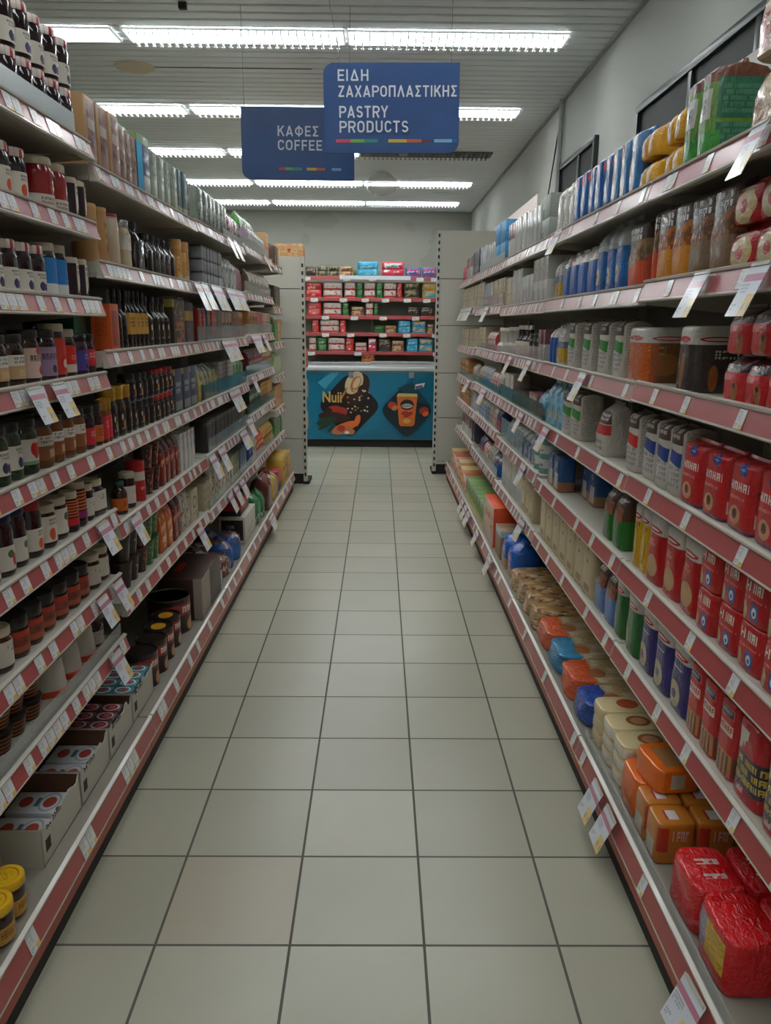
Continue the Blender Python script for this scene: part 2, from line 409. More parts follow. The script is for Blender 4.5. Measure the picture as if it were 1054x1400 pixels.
def rail_profile(b, s, xf, z, h, y0, y1, insert=rail_red):
    k = h/.052
    P = [(0, 0), (.004, .003*k), (.003, .007*k), (-.010, .047*k), (-.005, .049*k), (-.004, .054*k), (-.014, .057*k), (-.020, .052*k), (-.020, 0)]
    bm = b.bm; A = [bm.verts.new((xf - s*p[0], y0, z+p[1])) for p in P]; B = [bm.verts.new((xf - s*p[0], y1, z+p[1])) for p in P]
    n = len(P); ir = b.mi(insert); iw = b.mi(rail_white)
    bm.faces.new(A).material_index = iw; bm.faces.new(B[::-1]).material_index = iw
    for k in range(n):
        bm.faces.new((A[k], A[(k+1) % n], B[(k+1) % n], B[k])).material_index = ir if k == 2 else iw
TICKET = {}
def ticket_mesh(s, h, w):
    key = (s, h, w)
    if key not in TICKET:
        TICKET[key] = MB().box(-w/2, w/2, -.0006, .0006, -h*.37, h*.37, ticket_mat).mesh('price_ticket', False)
    return TICKET[key]
def make_bay(key, guards, tick):
    side = key[0]; S = SIDE[side]; s = S['s']; y0, y1, lv, nm = BAYS[key]
    rnd = random.Random(key)
    ym = (y0+y1)/2; xb = s*S['back']
    t = thing('gondola_shelving', 'cream steel gondola shelving with red price rails, %s' % nm, 'shelving', (s*1.0, ym, 0), group='gondola shelving bays along the aisle')
    off = (-s*1.0, -ym, 0)
    tall = 2.07 if side == 'L' else 1.98
    link('back_panel', MB().box(min(xb, xb+s*.02), max(xb, xb+s*.02), y0, y1, .1, tall, cream_dk).mesh('back_panel', False), t, off)
    b = MB()
    for y in (y0+.001, y1-.031): link('upright', MB().box(min(xb-s*.03, xb), max(xb-s*.03, xb), y, y+.03, 0, tall, cream).mesh('upright', False), t, off)
    xk = s*S['kick']
    link('kick_plate', MB().box(min(xk, xk+s*.012), max(xk, xk+s*.012), y0, y1, .042, .105, kick_red).mesh('kick_plate', False), t, off)
    link('toe_strip', MB().box(min(xk+s*.003, xk+s*.02), max(xk+s*.003, xk+s*.02), y0, y1, 0, .042, toe_dark).mesh('toe_strip', False), t, off)
    names = SHELF_NAMES9 if len(lv) == 8 else SHELF_NAMES7
    for i, z in enumerate(lv + [.103]):
        base = i == len(lv); xfr = s*(S['bl'] if base else S['f']); h = .070 if base else (.058 if side == 'R' else .052)
        deck = z + h - .004
        b = MB(); xa = xfr + s*.02
        b.box(min(xa, xb-s*.03), max(xa, xb-s*.03), y0+.001, y1-.001, deck-.03, deck, zinc if base else cream)
        sh = link('base_shelf' if base else 'shelf', b.mesh('shelf', False), t, off)
        if not base:
            for y in (y0+.002, y1-.005):
                link('bracket', MB().poly([(xa+s*.002, y, z+.004), (xb-s*.03, y, z-.035), (xb-s*.03, y, deck-.0305), (xa+s*.002, y, deck-.0305)], cream, (0, .003, 0)).mesh('bracket', False), sh)
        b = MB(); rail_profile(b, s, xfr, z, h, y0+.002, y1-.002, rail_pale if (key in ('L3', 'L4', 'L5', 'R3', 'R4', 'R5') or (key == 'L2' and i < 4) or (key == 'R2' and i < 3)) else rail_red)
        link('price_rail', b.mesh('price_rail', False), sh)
        g = guards.get(i)
        if g:
            ga, gb, gh, gm = g; xg = xfr + s*.0205
            link('front_guard', MB().box(min(xg, xg+s*.003), max(xg, xg+s*.003), ga, gb, deck+.001, deck+gh, gm).mesh('front_guard', False), sh)
        lo, hi, w = tick
        if base: lo, hi = lo*1.8, hi*2
        y = y0 + rnd.uniform(.03, .1)
        while y < y1 - .04:
            k = h/.052
            link('price_ticket', ticket_mesh(s, h, w), sh, (xfr - s*(-.0022), y, z+.027*k), (-.30, 0, -s*PI/2))   # leans back with the rail
            y += rnd.uniform(lo, hi) if rnd.random() > (.3 if side == 'L' else .06) else w + .004
        q = '%s.%d' % (key, i+1)
        SHELF[q] = (s, xfr, deck + .0005, y0, y1, names[i] + ', ' + nm); RAIL[q] = (xfr, z, h)
    return t
make_bay('L1', {0: (1.2, 2.40, .062, guard_steel), 7: (1.2, 2.47, .045, guard_clear)}, (.075, .17, .042))
make_bay('L2', {}, (.08, .16, .042))
make_bay('L3', {0: (4.55, 5.13, .05, guard_steel), 2: (3.82, 5.13, .075, guard_clear), 3: (3.9, 5.13, .08, guard_teal), 4: (3.95, 5.13, .07, guard_clear), 5: (3.9, 5.13, .05, guard_clear)}, (.07, .16, .04))
make_bay('L4', {0: (5.15, 6.3, .06, guard_steel), 1: (5.2, 6.4, .07, guard_clear), 2: (5.15, 6.43, .075, guard_clear), 3: (5.15, 6.4, .07, guard_teal), 4: (5.15, 6.43, .075, guard_teal), 5: (5.15, 6.43, .06, guard_clear)}, (.07, .16, .04))
make_bay('L5', {}, (.1, .2, .04))
make_bay('R1', {6: (1.05, 2.34, .035, guard_clear)}, (.19, .32, .036))
make_bay('R2', {}, (.2, .4, .036))
make_bay('R3', {2: (3.75, 5.04, .07, guard_clear), 3: (3.72, 5.04, .085, guard_teal), 4: (4.2, 4.95, .14, guard_clear)}, (.06, .18, .038))
make_bay('R4', {0: (5.1, 6.35, .06, guard_steel), 1: (5.1, 6.35, .075, guard_clear), 2: (5.1, 6.3, .05, guard_clear), 3: (5.1, 6.35, .06, guard_teal), 5: (5.06, 6.35, .06, guard_clear)}, (.06, .16, .038))
make_bay('R5', {3: (6.42, 7.6, .06, guard_teal)}, (.07, .2, .038))

# end panels that close the two runs of shelving
panel_cream = mat('end_panel_cream', (190, 188, 176), .45)
slot_dark = mat('slot_dark', (34, 32, 30), .8)
def end_panel(s, xin, xout, y, top, seams, label, shelf=None):
    t = thing('gondola_end_panel', label, 'shelving panel', (s*(xin+xout)/2, y, 0))
    off = (-s*(xin+xout)/2, -y, 0)
    a, b_ = sorted((s*(xin+.035), s*xout))
    zs = [.1] + seams + [top]
    for z0, z1 in zip(zs, zs[1:]):
        link('panel_sheet', MB().box(a, b_, y, y+.02, z0+.003, z1-.003, panel_cream, .002).mesh('panel_sheet', False), t, off)
    link('backing', MB().box(a+.005, b_-.005, y+.016, y+.022, .1, top-.01, slot_dark).mesh('backing', False), t, off)
    b = MB(); x0, x1 = sorted((s*xin, s*(xin+.034)))
    b.box(x0, x1, y-.006, y+.06, .03, top, panel_cream, .002)
    xm = (x0+x1)/2; z = .08
    while z < top-.05:
        b.box(xm-.0085, xm+.0085, y-.0075, y-.004, z, z+.033, slot_dark); z += .066
    link('slotted_upright', b.mesh('slotted_upright', False), t, off)
    if shelf: link('top_shelf', MB().box(a, b_, y+.07, y+.40, shelf-.03, shelf, cream).mesh('top_shelf', False), t, off)
    link('foot', MB().box(x0-.005, x1+.02 if s < 0 else x1+.01, y-.0, y+.3, 0, .03, slot_dark).box(a, b_, y+.02, y+.3, 0, .1, slot_dark).mesh('foot', False), t, off)
end_panel(-1, .683, 1.27, 7.387, 2.09, [.438, .885, 1.366, 1.807], 'cream panel closing the left shelving, slotted upright on its inner edge', 2.085)
end_panel(1, .555, 1.28, 7.97, 2.39, [.13, .582, 1.03, 1.495, 1.94], 'taller cream panel closing the right shelving, slotted upright on its inner edge')

# ------------------------------------------------------------------ packaging shapes: each returns [(part name, mesh), ...]
def JAR(r, h, body, lid, lab=None, lz=(.18, .66), lidh=None, lidr=.93, sq=2, neck=.86):
    lh = lidh or min(.022, h*.2); zb = h - lh
    b = MB().loft([(0, r*.86, r*.86, sq), (.004, r*.96, r*.96, sq), (.012, r, r, sq), (zb-.022, r, r, sq), (zb-.010, r*.95, r*.95, 2.2), (zb-.002, r*neck, r*neck, 2), (zb+.001, r*neck, r*neck, 2)], body, 24)
    out = [('jar_body', b.mesh('jar_body'))]
    q = r*lidr
    out.append(('lid', MB().loft([(zb, q*.97, q*.97, 2), (zb+.002, q, q, 2), (h-.004, q, q, 2), (h-.001, q*.95, q*.95, 2), (h-.0005, q*.7, q*.7, 2), (h-.002, q*.66, q*.66, 2)], lid, 24).mesh('lid')))
    if lab:
        out.append(('paper_label', MB().loft([(h*lz[0], r*1.008, r*1.008, sq), (h*lz[1], r*1.008, r*1.008, sq)], lab, 24, cap=False).mesh('paper_label')))
    return out
def BOTTLE(r, h, body, cap, lab=None, sq=2, sh=.62, neck=.36, capf=.13, lz=(.12, .5), d=None):
    dr = (d/2) if d else r; n = r*neck
    b = MB().loft([(0, r*.9, dr*.9, sq), (.005, r, dr, sq), (h*sh, r, dr, sq), (h*(sh+.08), r*.86, dr*.86, 2.2), (h*(sh+.15), n*1.25, n*1.25, 2), (h*(sh+.2), n, n, 2), (h*(1-capf), n, n, 2)], body, 24)
    out = [('bottle_body', b.mesh('bottle_body')), ('cap', MB().loft([(h*(1-capf), n*1.2, n*1.2, 2), (h-.003, n*1.2, n*1.2, 2), (h, n*1.05, n*1.05, 2)], cap, 20).mesh('cap'))]
    if lab: out.append(('paper_label', MB().loft([(h*lz[0], r*1.01, dr*1.01, sq), (h*lz[1], r*1.01, dr*1.01, sq)], lab, 24, cap=False).mesh('paper_label')))
    return out
def CANISTER(r, h, body, lid, lidh=.02, taper=1.0, foot=None):
    out = [('canister_body', MB().loft([(0, r*taper*.97, r*taper*.97, 2), (.003, r*taper, r*taper, 2), (h-lidh, r*.97, r*.97, 2)], body, 26).mesh('canister_body'))]
    out.append(('lid', MB().loft([(h-lidh, r*1.0, r*1.0, 2), (h-.002, r*1.0, r*1.0, 2), (h, r*.95, r*.95, 2), (h-.003, r*.88, r*.88, 2)], lid, 26).mesh('lid')))
    return out
def TIN(r, h, body, rim, top=None):
    out = [('tin_body', MB().loft([(.004, r, r, 2), (h-.004, r, r, 2)], body, 30, cap=False).mesh('tin_body'))]
    out.append(('tin_lid', MB().loft([(h-.006, r*1.015, r*1.015, 2), (h, r*1.015, r*1.015, 2), (h, r*.95, r*.95, 2), (h-.006, r*.93, r*.93, 2)], rim, 30, cap=True).mesh('tin_lid')))
    out.append(('tin_base', MB().loft([(0, r*1.0, r*1.0, 2), (.006, r*1.015, r*1.015, 2)], rim, 30).mesh('tin_base')))
    if top: out.append(('round_sticker', MB().loft([(h-.0055, r*.6, r*.5, 2), (h-.0045, r*.6, r*.5, 2)], top, 24).mesh('round_sticker')))
    return out
def CARTON(w, d, h, m, bev=.0025):
    return [('carton', MB().box(-w/2, w/2, -d/2, d/2, 0, h, m, bev).mesh('carton'))]
def BAG(w, d, h, m, top='crimp', seed=0, wr=.012, n=4.5, film=None, frac=.78):
    """soft bag: flat-bottomed body that narrows to a crimped, folded or gathered top"""
    a, e = w/2, d/2
    R = [(0, a*.93, e*.9, n), (.006, a*.99, e*.98, n), (h*.15, a, e, n), (h*.4, a*.99, e*1.03, n-.5), (h*.6, a*.985, e, n-.5)]
    if top == 'crimp':
        R += [(h*.78, a*.98, e*.82, n-1), (h*.88, a*.98, e*.45, 3), (h*.94, a*.985, e*.12, 3), (h*.945, a, .003, 3), (h, a, .003, 3)]
    elif top == 'fold':
        R += [(h*.88, a*.985, e*.97, n), (h*.93, a*.98, e*.8, n), (h*.96, a*.97, e*.35, 4), (h*.962, a*.96, e*.16, 4), (h, a*.95, e*.1, 4)]
    elif top == 'gather':
        R += [(h*.74, a*.96, e*.95, n-1), (h*.84, a*.8, e*.75, 2.6), (h*.90, a*.62, e*.5, 2.2), (h*.94, a*.55, e*.22, 2), (h, a*.8, e*.12, 2)]
    elif top == 'flat':
        R = [(0, a*.93, e*.9, n), (.003, a*.985, e*.975, n), (h*.06, a, e, n), (h*.35, a*.99, e*1.01, n), (h*.65, a*.99, e*1.01, n), (h*.92, a, e*.99, n), (h*.965, a*.985, e*.97, n), (h*.988, a*.955, e*.94, n), (h, a*.9, e*.87, n)]
    b = MB()
    if film is None: return [('bag', b.loft(R, m, 28, wr=wr, seed=seed).mesh('bag'))]
    k = next(i for i, r in enumerate(R) if r[0] >= h*frac)
    out = [('bag', b.loft(R[:k], m, 28, wr=wr, seed=seed).mesh('bag'))]
    out.append(('film_top', MB().loft([R[k-1]]+R[k:], film, 28, wr=wr*1.6, seed=seed+1).mesh('film_top')))
    return out
def BRICK(w, d, h, m, seed=0, wr=.006):
    a, e = w/2, d/2
    R = [(0, a*.94, e*.92, 7), (.006, a, e, 7), (h*.9, a, e, 7), (h*.955, a*.96, e*.9, 6), (h*.97, a*.95, e*.3, 5), (h, a*.93, e*.12, 4)]
    return [('brick_pack', MB().loft(R, m, 32, wr=wr, seed=seed).mesh('brick_pack'))]
def PILLOW(w, d, h, m, seed=0, wr=.01, film=None):
    """pillow pack on its side: seals at the two ends (along x), lies flat"""
    a, e = w/2, h/2
    R = [(-a, e*1.0, .002, 3), (-a+.012, e*1.0, .003, 3), (-a*.8, e*.98, d*.36, 3), (-a*.5, e*.98, d*.48, 3.5), (0, e, d*.5, 4), (a*.5, e*.98, d*.48, 3.5), (a*.8, e*.98, d*.36, 3), (a-.012, e, .003, 3), (a, e, .002, 3)]
    b = MB().loft(R, m, 24, wr=wr, seed=seed)
    b.xf(Matrix.Translation((0, 0, e)) @ Matrix.Rotation(PI/2, 4, 'Y'))
    return [('pack', b.mesh('pack'))]
def MULTI(w, d, h, m, layers=2, seed=0, wr=.012):
    """shrink-wrapped multipack: stacked rounded packs under one film"""
    a, e = w/2, d/2; R = []
    for k in range(layers):
        z0 = h*k/layers; z1 = h*(k+1)/layers; q = (z1-z0)
        R += [(z0+q*.03, a*.93, e*.9, 5), (z0+q*.16, a, e, 5), (z0+q*.82, a, e, 5), (z0+q*.97, a*.93, e*.9, 5)]
    return [('multipack', MB().loft(R, m, 28, wr=wr, seed=seed).mesh('multipack'))]
def CUP(r, h, m, rim, taper=.78):
    return [('cup_body', MB().loft([(0, r*taper*.95, r*taper*.95, 2), (.003, r*taper, r*taper, 2), (h-.006, r, r, 2)], m, 24).mesh('cup_body')),
            ('foil_lid', MB().loft([(h-.006, r*1.06, r*1.06, 2), (h-.001, r*1.06, r*1.06, 2), (h, r*1.0, r*1.0, 2)], rim, 24).mesh('foil_lid'))]
def TUB_DOWN(r, h, m, lid):
    """white tub standing on its coloured lid"""
    return [('lid', MB().loft([(0, r*1.05, r*1.05, 2), (.016, r*1.05, r*1.05, 2), (.018, r, r, 2)], lid, 26).mesh('lid')),
            ('tub_body', MB().loft([(.018, r*.98, r*.98, 2), (h-.004, r*.82, r*.82, 2), (h, r*.78, r*.78, 2), (h-.002, r*.7, r*.7, 2)], m, 26).mesh('tub_body'))]
def TRAY(w, d, h, m, inner, torn=0, seed=0):
    """open cardboard display tray; front edge torn"""
    rnd = random.Random(seed); b = MB(); t = .003
    b.box(-w/2, w/2, -d/2, d/2, 0, t, inner)
    hb = h*1.05
    b.box(-w/2, w/2, d/2-t, d/2, t, hb, inner)
    for x in (-w/2, w/2-t):
        b.box(x, x+t, -d/2, d/2-t, t, h*.98, inner)
        xo = x-.0008 if x < 0 else x+t
        b.box(xo, xo+.0008, -d/2, d/2-t, 0, h*.98, m)
    pts = [(-w/2, -d/2, 0), (w/2, -d/2, 0)]; k = 14
    for i in range(k+1):
        x = w/2 - w*i/k; pts.append((x, -d/2, h*(1 - (.0 if i in (0, k) else rnd.uniform(0, torn)))))
    b.poly(pts, m, (0, t, 0))
    return [('tray', b.mesh('tray', False))]

# ------------------------------------------------------------------ materials of the goods
gl = dict(rough=.07, coat=.6)
jam_dark = mat('jam_dark', (38, 14, 22), **gl); jam_red_m = mat('jam_red', (150, 22, 24), **gl); honey = mat('honey_glass', (120, 64, 22), **gl)
choc = mat('choc_spread', (66, 32, 20), **gl); glass_brown = mat('brown_glass', (44, 24, 12), **gl); coffee_blk = mat('coffee_glass', (26, 15, 10), **gl)
glass_grey = clear('clear_glass', (186, 190, 186), .5); latte = mat('latte_glass', (196, 176, 146), **gl); green_glass = mat('green_glass', (30, 56, 30), **gl)
gold_lid = mat('gold_lid', (206, 160, 62), .22, metal=.7); beige_lid = mat('beige_lid', (206, 196, 172), .35); black_lid = mat('black_lid', (24, 23, 23), .3, coat=.3)
silver = mat('silver_foil', (190, 192, 192), .22, metal=.8); red_lid = mat('red_lid', (178, 30, 34), .35); blue_lid = mat('blue_lid', (36, 38, 84), .35); yellow_lid = pm('yellow_lid', (226, 178, 26), [('ring', (190, 140, 16), .5, .5, .36, .36, .8, 't'), ('blot', (176, 120, 20), .3, .7, .3, .7, 14, .55, 't')], .35)
orange_lid = mat('orange_lid', (214, 72, 34), .35); white_pl = mat('white_plastic', (220, 216, 204), .4); gingham = pm('gingham_lid', (198, 44, 52), [('check', (236, 226, 220), 7, '')], .35, coat=.3)
film = clear('clear_film', (206, 208, 206), .34, .1)
def label_m(n, base, *ly): return pm(n, base, ly, .5)
T = 'text'
lab_fruit = label_m('label_fruit', (222, 216, 200), (T, (90, 80, 80), .25, .75, .62, .9, 2, 14, 'F'), ('disc', (216, 92, 40), .36, .3, .13, .24, 'F'))
lab_berry = label_m('label_berry', (222, 216, 202), (T, (90, 70, 80), .25, .75, .62, .9, 2, 14, 'F'), ('disc', (60, 50, 96), .4, .3, .12, .22, 'F'), ('disc', (70, 56, 100), .58, .26, .1, .2, 'F'))
lab_lower = label_m('label_lower', (216, 206, 196), (T, (120, 60, 60), .2, .8, .2, .8, 2, 16, 'F'))
lab_slant = label_m('label_slant', (40, 20, 26), ('rect', (220, 212, 198), .42, .86, .1, 1, 'F'), ('diag', (40, 20, 26), -.35, 1, 'F'), (T, (60, 50, 50), .48, .8, .62, .95, 2, 10, 'F'))
lab_blue = label_m('label_blue', (40, 126, 196), ('band', (226, 226, 222), 0, .28, 'F'), ('blot', (214, 96, 110), .35, .65, .4, .8, 9, .55, 'F'))
lab_tan = label_m('label_tan', (196, 160, 116), ('band', (224, 220, 210), .55, 1, 'F'), (T, (60, 60, 60), .2, .8, .62, .92, 2, 12, 'F'), ('rect', (214, 180, 134), .3, .75, .1, .4, 'F'))
lab_straw = label_m('label_strawberry', (214, 186, 170), (T, (60, 30, 30), .1, .9, .5, .78, 1, 9, 'F'), ('disc', (196, 40, 36), .5, .24, .14, .16, 'F'), ('disc', (206, 62, 40), .42, .9, .14, .14, 'F'))
lab_lav = label_m('label_lavender', (160, 136, 166), (T, (70, 40, 50), .1, .9, .5, .8, 1, 9, 'F'), ('disc', (50, 34, 50), .5, .24, .12, .14, 'F'))
lab_redtall = label_m('label_red_tall', (206, 64, 48), ('ring', (200, 30, 30), .5, .3, .28, .24, .4, 'F'), ('disc', (226, 200, 170), .5, .3, .14, .12, 'F'))
lab_redbeige = label_m('label_red_beige', (214, 44, 34), ('band', (214, 204, 184), 0, .3, 'F'), (T, (236, 150, 130), .3, .75, .45, .65, 2, 12, 'F'))
lab_purple = label_m('label_purple', (84, 70, 150), (T, (170, 170, 210), .3, .8, .5, .8, 2, 8, 'F'), ('disc', (40, 30, 60), .5, .2, .2, .14, 'F'))
lab_pink = label_m('label_red_pink', (206, 44, 54), (T, (236, 170, 160), .25, .8, .45, .8, 2, 9, 'F'))
lab_heart = label_m('label_heart', (222, 216, 208), ('disc', (206, 36, 36), .42, .6, .14, .26, 'F'), ('disc', (206, 36, 36), .6, .6, .14, .26, 'F'), ('disc', (206, 36, 36), .51, .42, .12, .2, 'F'), ('band', (130, 176, 130), 0, .14, 'F'))
lab_brown = label_m('label_brown_white', (150, 92, 56), ('band', (222, 216, 202), .58, 1, 'F'), (T, (70, 60, 60), .2, .8, .66, .95, 2, 12, 'F'), ('rect', (206, 178, 140), .45, .85, .1, .42, 'F'))
lab_orange = label_m('label_orange', (210, 106, 40), (T, (90, 40, 20), .2, .8, .3, .8, 3, 9, 'F'))
lab_stripe = label_m('label_striped', (60, 22, 26), ('stripe', (216, 96, 40), .35, 1, 9, ''), ('band', (196, 36, 40), .05, .32, ''))
lab_stripe2 = label_m('label_striped_purple', (50, 20, 26), ('stripe', (214, 106, 46), .3, 1, 8, ''), ('band', (136, 40, 110), .0, .25, ''))
lab_rasp = label_m('label_raspberry', (220, 214, 200), ('disc', (196, 34, 60), .62, .4, .12, .26, 'F'), ('disc', (70, 110, 56), .45, .66, .14, .16, 'F'))
lab_spread = label_m('label_spread', (140, 66, 44), ('band', (190, 60, 44), .72, .95, ''), (T, (60, 26, 20), .2, .8, .4, .68, 2, 10, 'F'), ('band', (176, 96, 66), .05, .3, ''))
lab_white = label_m('label_white', (214, 208, 194), (T, (120, 110, 100), .3, .7, .5, .8, 2, 9, 'F'))
lab_gold = label_m('label_gold', (198, 150, 66), (T, (50, 34, 20), .2, .8, .3, .8, 3, 10, 'F'))
lab_dots = label_m('label_dark_dots', (30, 20, 18), ('disc', (214, 200, 170), .4, .7, .08, .16, 'F'), ('disc', (190, 130, 60), .56, .36, .1, .2, 'F'), (T, (200, 190, 170), .3, .7, .05, .2, 1, 8, 'F'))
choc_print = lambda n, *ly: pm(n, (44, 24, 18), ly, .35, .3)
fb = lambda n, base, *ly, **k: pm(n, base, ly, k.get('rough', .26), k.get('coat', .45), bump=k.get('bump', .25))
cb = lambda n, base, *ly, **k: pm(n, base, ly, k.get('rough', .45), k.get('coat', .1))

# ------------------------------------------------------------------ kinds of goods: key -> (name, category, wording, plural for the group, default sizes, builder)
K = {}
def kind(key, name, cat, desc, w, d, h, fn): K[key] = (name, cat, desc, w, d, h, fn)
# jars: w = diameter
def jar(key, desc, w, h, body, lid, lab, lz=(.18, .66), name='jam_jar', cat='jar', **k):
    kind(key, name, cat, desc, w, w, h, lambda w, d, h, s: JAR(w/2, h, body, lid, lab, lz, **k))
jar('jam_orange', 'dark jam jar, gingham lid', .078, .125, jam_dark, gingham, lab_fruit, (.08, .55))
jar('jam_berry', 'dark jam jar, gingham lid', .078, .125, jam_dark, gingham, lab_berry, (.06, .48))
jar('red_large', 'red preserve jar with beige lid', .094, .135, jam_red_m, beige_lid, lab_lower, (.05, .3), 'preserve_jar')
jar('slant', 'dark jar with slanted white label', .062, .115, jam_dark, beige_lid, lab_slant, (.05, .85), 'preserve_jar')
jar('blue', 'jar with blue label and beige lid', .068, .14, jam_dark, beige_lid, lab_blue, (.06, .72), 'preserve_jar')
jar('honeytan', 'dark-lidded jar with white and tan label', .08, .125, glass_brown, black_lid, lab_tan, (.14, .6), 'honey_jar')
jar('strawpink', 'jar with pale strawberry label', .08, .135, glass_brown, black_lid, lab_straw, (.1, .66), 'preserve_jar')
jar('lavender', 'jar with lavender blackberry label', .08, .135, jam_dark, black_lid, lab_lav, (.1, .66), 'preserve_jar')
jar('redtall', 'beige-lidded jar with red ringed label', .07, .15, glass_brown, beige_lid, lab_redtall, (.08, .74), 'preserve_jar')
jar('redbeige', 'beige-lidded jar with red and cream label', .074, .135, glass_brown, beige_lid, lab_redbeige, (.1, .66), 'preserve_jar')
jar('purple', 'black-lidded jar with purple label', .07, .12, jam_dark, black_lid, lab_purple, (.12, .62), 'preserve_jar')
jar('pinkdark', 'black-lidded jar with red label', .07, .12, jam_dark, black_lid, lab_pink, (.2, .62), 'preserve_jar')
jar('heart', 'jar with red berry cluster on white', .076, .14, green_glass, black_lid, lab_heart, (.18, .64), 'preserve_jar')
jar('plum', 'jar with purple fruit on white label', .076, .14, green_glass, black_lid, lab_berry, (.18, .6), 'preserve_jar')
jar('brownwide', 'wide honey jar with brown and white label', .088, .13, honey, black_lid, lab_brown, (.16, .66), 'honey_jar')
jar('brownlab', 'honey jar with brown and white label', .072, .13, honey, black_lid, lab_brown, (.16, .66), 'honey_jar')
jar('redlab', 'dark jar with low red label', .074, .13, jam_dark, black_lid, lab_pink, (.1, .5), 'preserve_jar')
jar('orangelab', 'dark jar with low orange label', .066, .13, jam_dark, black_lid, lab_orange, (.1, .5), 'preserve_jar')
jar('bluelid', 'tall dark jar with navy lid', .074, .15, jam_dark, blue_lid, lab_rasp, (.1, .5), 'syrup_jar')
jar('redlidfruit', 'tall red-lidded jar', .074, .145, jam_dark, red_lid, lab_fruit, (.12, .52), 'syrup_jar')
jar('whitefruit', 'beige-lidded jar with white raspberry label', .082, .118, jam_dark, beige_lid, lab_rasp, (.14, .74), 'preserve_jar')
jar('whitepeach', 'beige-lidded jar with white peach label', .078, .118, jam_dark, beige_lid, lab_fruit, (.14, .74), 'preserve_jar')
jar('striped', 'slim jar with orange and red stripes', .055, .12, jam_dark, beige_lid, lab_stripe, (.14, .78), 'spread_jar')
jar('striped2', 'jar with orange and purple stripes', .07, .135, jam_dark, beige_lid, lab_stripe2, (.2, .8), 'spread_jar')
jar('whitesmall', 'small jar with plain pale label', .06, .115, jam_dark, beige_lid, lab_white, (.14, .62), 'preserve_jar')
jar('square', 'square jar with blank white label', .08, .115, jam_dark, beige_lid, lab_white, (.16, .68), 'preserve_jar', sq=5)
jar('spread', 'squat chocolate spread jar with black lid', .078, .105, choc, black_lid, lab_spread, (.12, .66), 'spread_jar', lidh=.03, lidr=.98)
jar('spread_white', 'jar with white label and beige lid', .078, .11, choc, beige_lid, lab_white, (.14, .7), 'spread_jar')
jar('darkwhite', 'dark jar with white band label', .08, .11, jam_dark, black_lid, lab_white, (.1, .5), 'preserve_jar')
jar('yellowjar', 'spread jar with embossed yellow lid', .085, .1, glass_brown, yellow_lid, lab_gold, (.1, .5), 'spread_jar', lidh=.022, lidr=1.04)
jar('orangejar', 'jar with round orange lid', .09, .1, glass_brown, orange_lid, lab_orange, (.1, .5), 'spread_jar', lidh=.022, lidr=1.04)
jar('goldtall', 'tall coffee jar with gold lid', .078, .17, coffee_blk, gold_lid, lab_dots, (.1, .5), 'coffee_jar', lidh=.045, lidr=.95, sq=3)
jar('goldamber', 'amber jar with gold lid', .062, .14, honey, gold_lid, lab_pink, (.1, .62), 'coffee_jar', lidh=.035, lidr=.95, sq=3)
jar('coffee', 'coffee jar, pale label', .066, .1, coffee_blk, black_lid, lab_dots, (.15, .7), 'coffee_jar', sq=3)
jar('coffeered', 'red-lidded coffee jar', .066, .1, coffee_blk, red_lid, lab_dots, (.15, .7), 'coffee_jar', sq=3)
jar('latte', 'clear jar of latte powder with red lid', .085, .17, latte, red_lid, None, name='coffee_jar', sq=4, lidh=.012, neck=.93)
jar('latte2', 'clear jar of latte powder with grey lid', .06, .165, latte, silver, lab_white, (.4, .7), 'coffee_jar', sq=4, lidh=.025)
def bottle(key, desc, w, h, body, cap, lab, name='coffee_bottle', **k):
    kind(key, name, 'bottle', desc, w, w, h, lambda w, d, h, s: BOTTLE(w/2, h, body, cap, lab, **k))
bottle('coffeesq', 'square-shouldered glass coffee bottle', .088, .175, coffee_blk, black_lid, None, sq=5, sh=.6, neck=.5)
bottle('coffeerd', 'glass coffee bottle with rounded shoulders', .07, .15, coffee_blk, black_lid, None, sq=4, sh=.58, neck=.5)
bottle('blackbottle', 'black glass bottle with long neck', .075, .24, coffee_blk, black_lid, None, 'liqueur_bottle', sh=.5, neck=.3)
bottle('goldlabel', 'dark bottle with broad gold label', .055, .2, coffee_blk, black_lid, lab_gold, 'liqueur_bottle', sh=.6, lz=(.25, .62))
bottle('darkjug', 'dark bottle with pale shoulders', .068, .19, glass_brown, black_lid, lab_dots, 'liqueur_bottle', sh=.52, neck=.42)
bottle('slimbrown', 'slim brown syrup bottle', .055, .15, glass_brown, black_lid, lab_white, 'syrup_bottle', sh=.7, neck=.6)
bottle('tealcap', 'small bottle with teal cap and orange label', .055, .115, glass_brown, mat('teal_cap', (30, 80, 80), .35), lab_orange, 'syrup_bottle', sh=.62, neck=.55)
bottle('whitecap', 'white-necked syrup bottle', .05, .17, jam_dark, white_pl, lab_white, 'syrup_bottle', sh=.5, neck=.4)
bottle('tallclear', 'clear cone-shaped bottle with white cap', .07, .16, mat('pale_syrup', (176, 170, 156), **gl), white_pl, None, 'syrup_bottle', sh=.25, neck=.42)
kind('kraftcan', 'canister', 'canister', 'kraft paper canister with clear lid', .095, .095, .17, lambda w, d, h, s: CANISTER(w/2, h, cb('kraft_can', (190, 146, 94), ('disc', (166, 70, 40), .5, .3, .16, .1, 'F'), ('blot', (150, 90, 50), .3, .7, .5, .8, 7, .52, 'F')), mat('kraft_lid', (206, 160, 100), .3, coat=.3), .012))
kind('woodcan', 'canister', 'canister', 'tan canister in a white tray', .06, .06, .14, lambda w, d, h, s: CANISTER(w/2, h, cb('tan_can', (196, 146, 82), ('band', (206, 196, 180), 0, .22, '')), mat('tan_lid', (214, 160, 84), .35), .04))
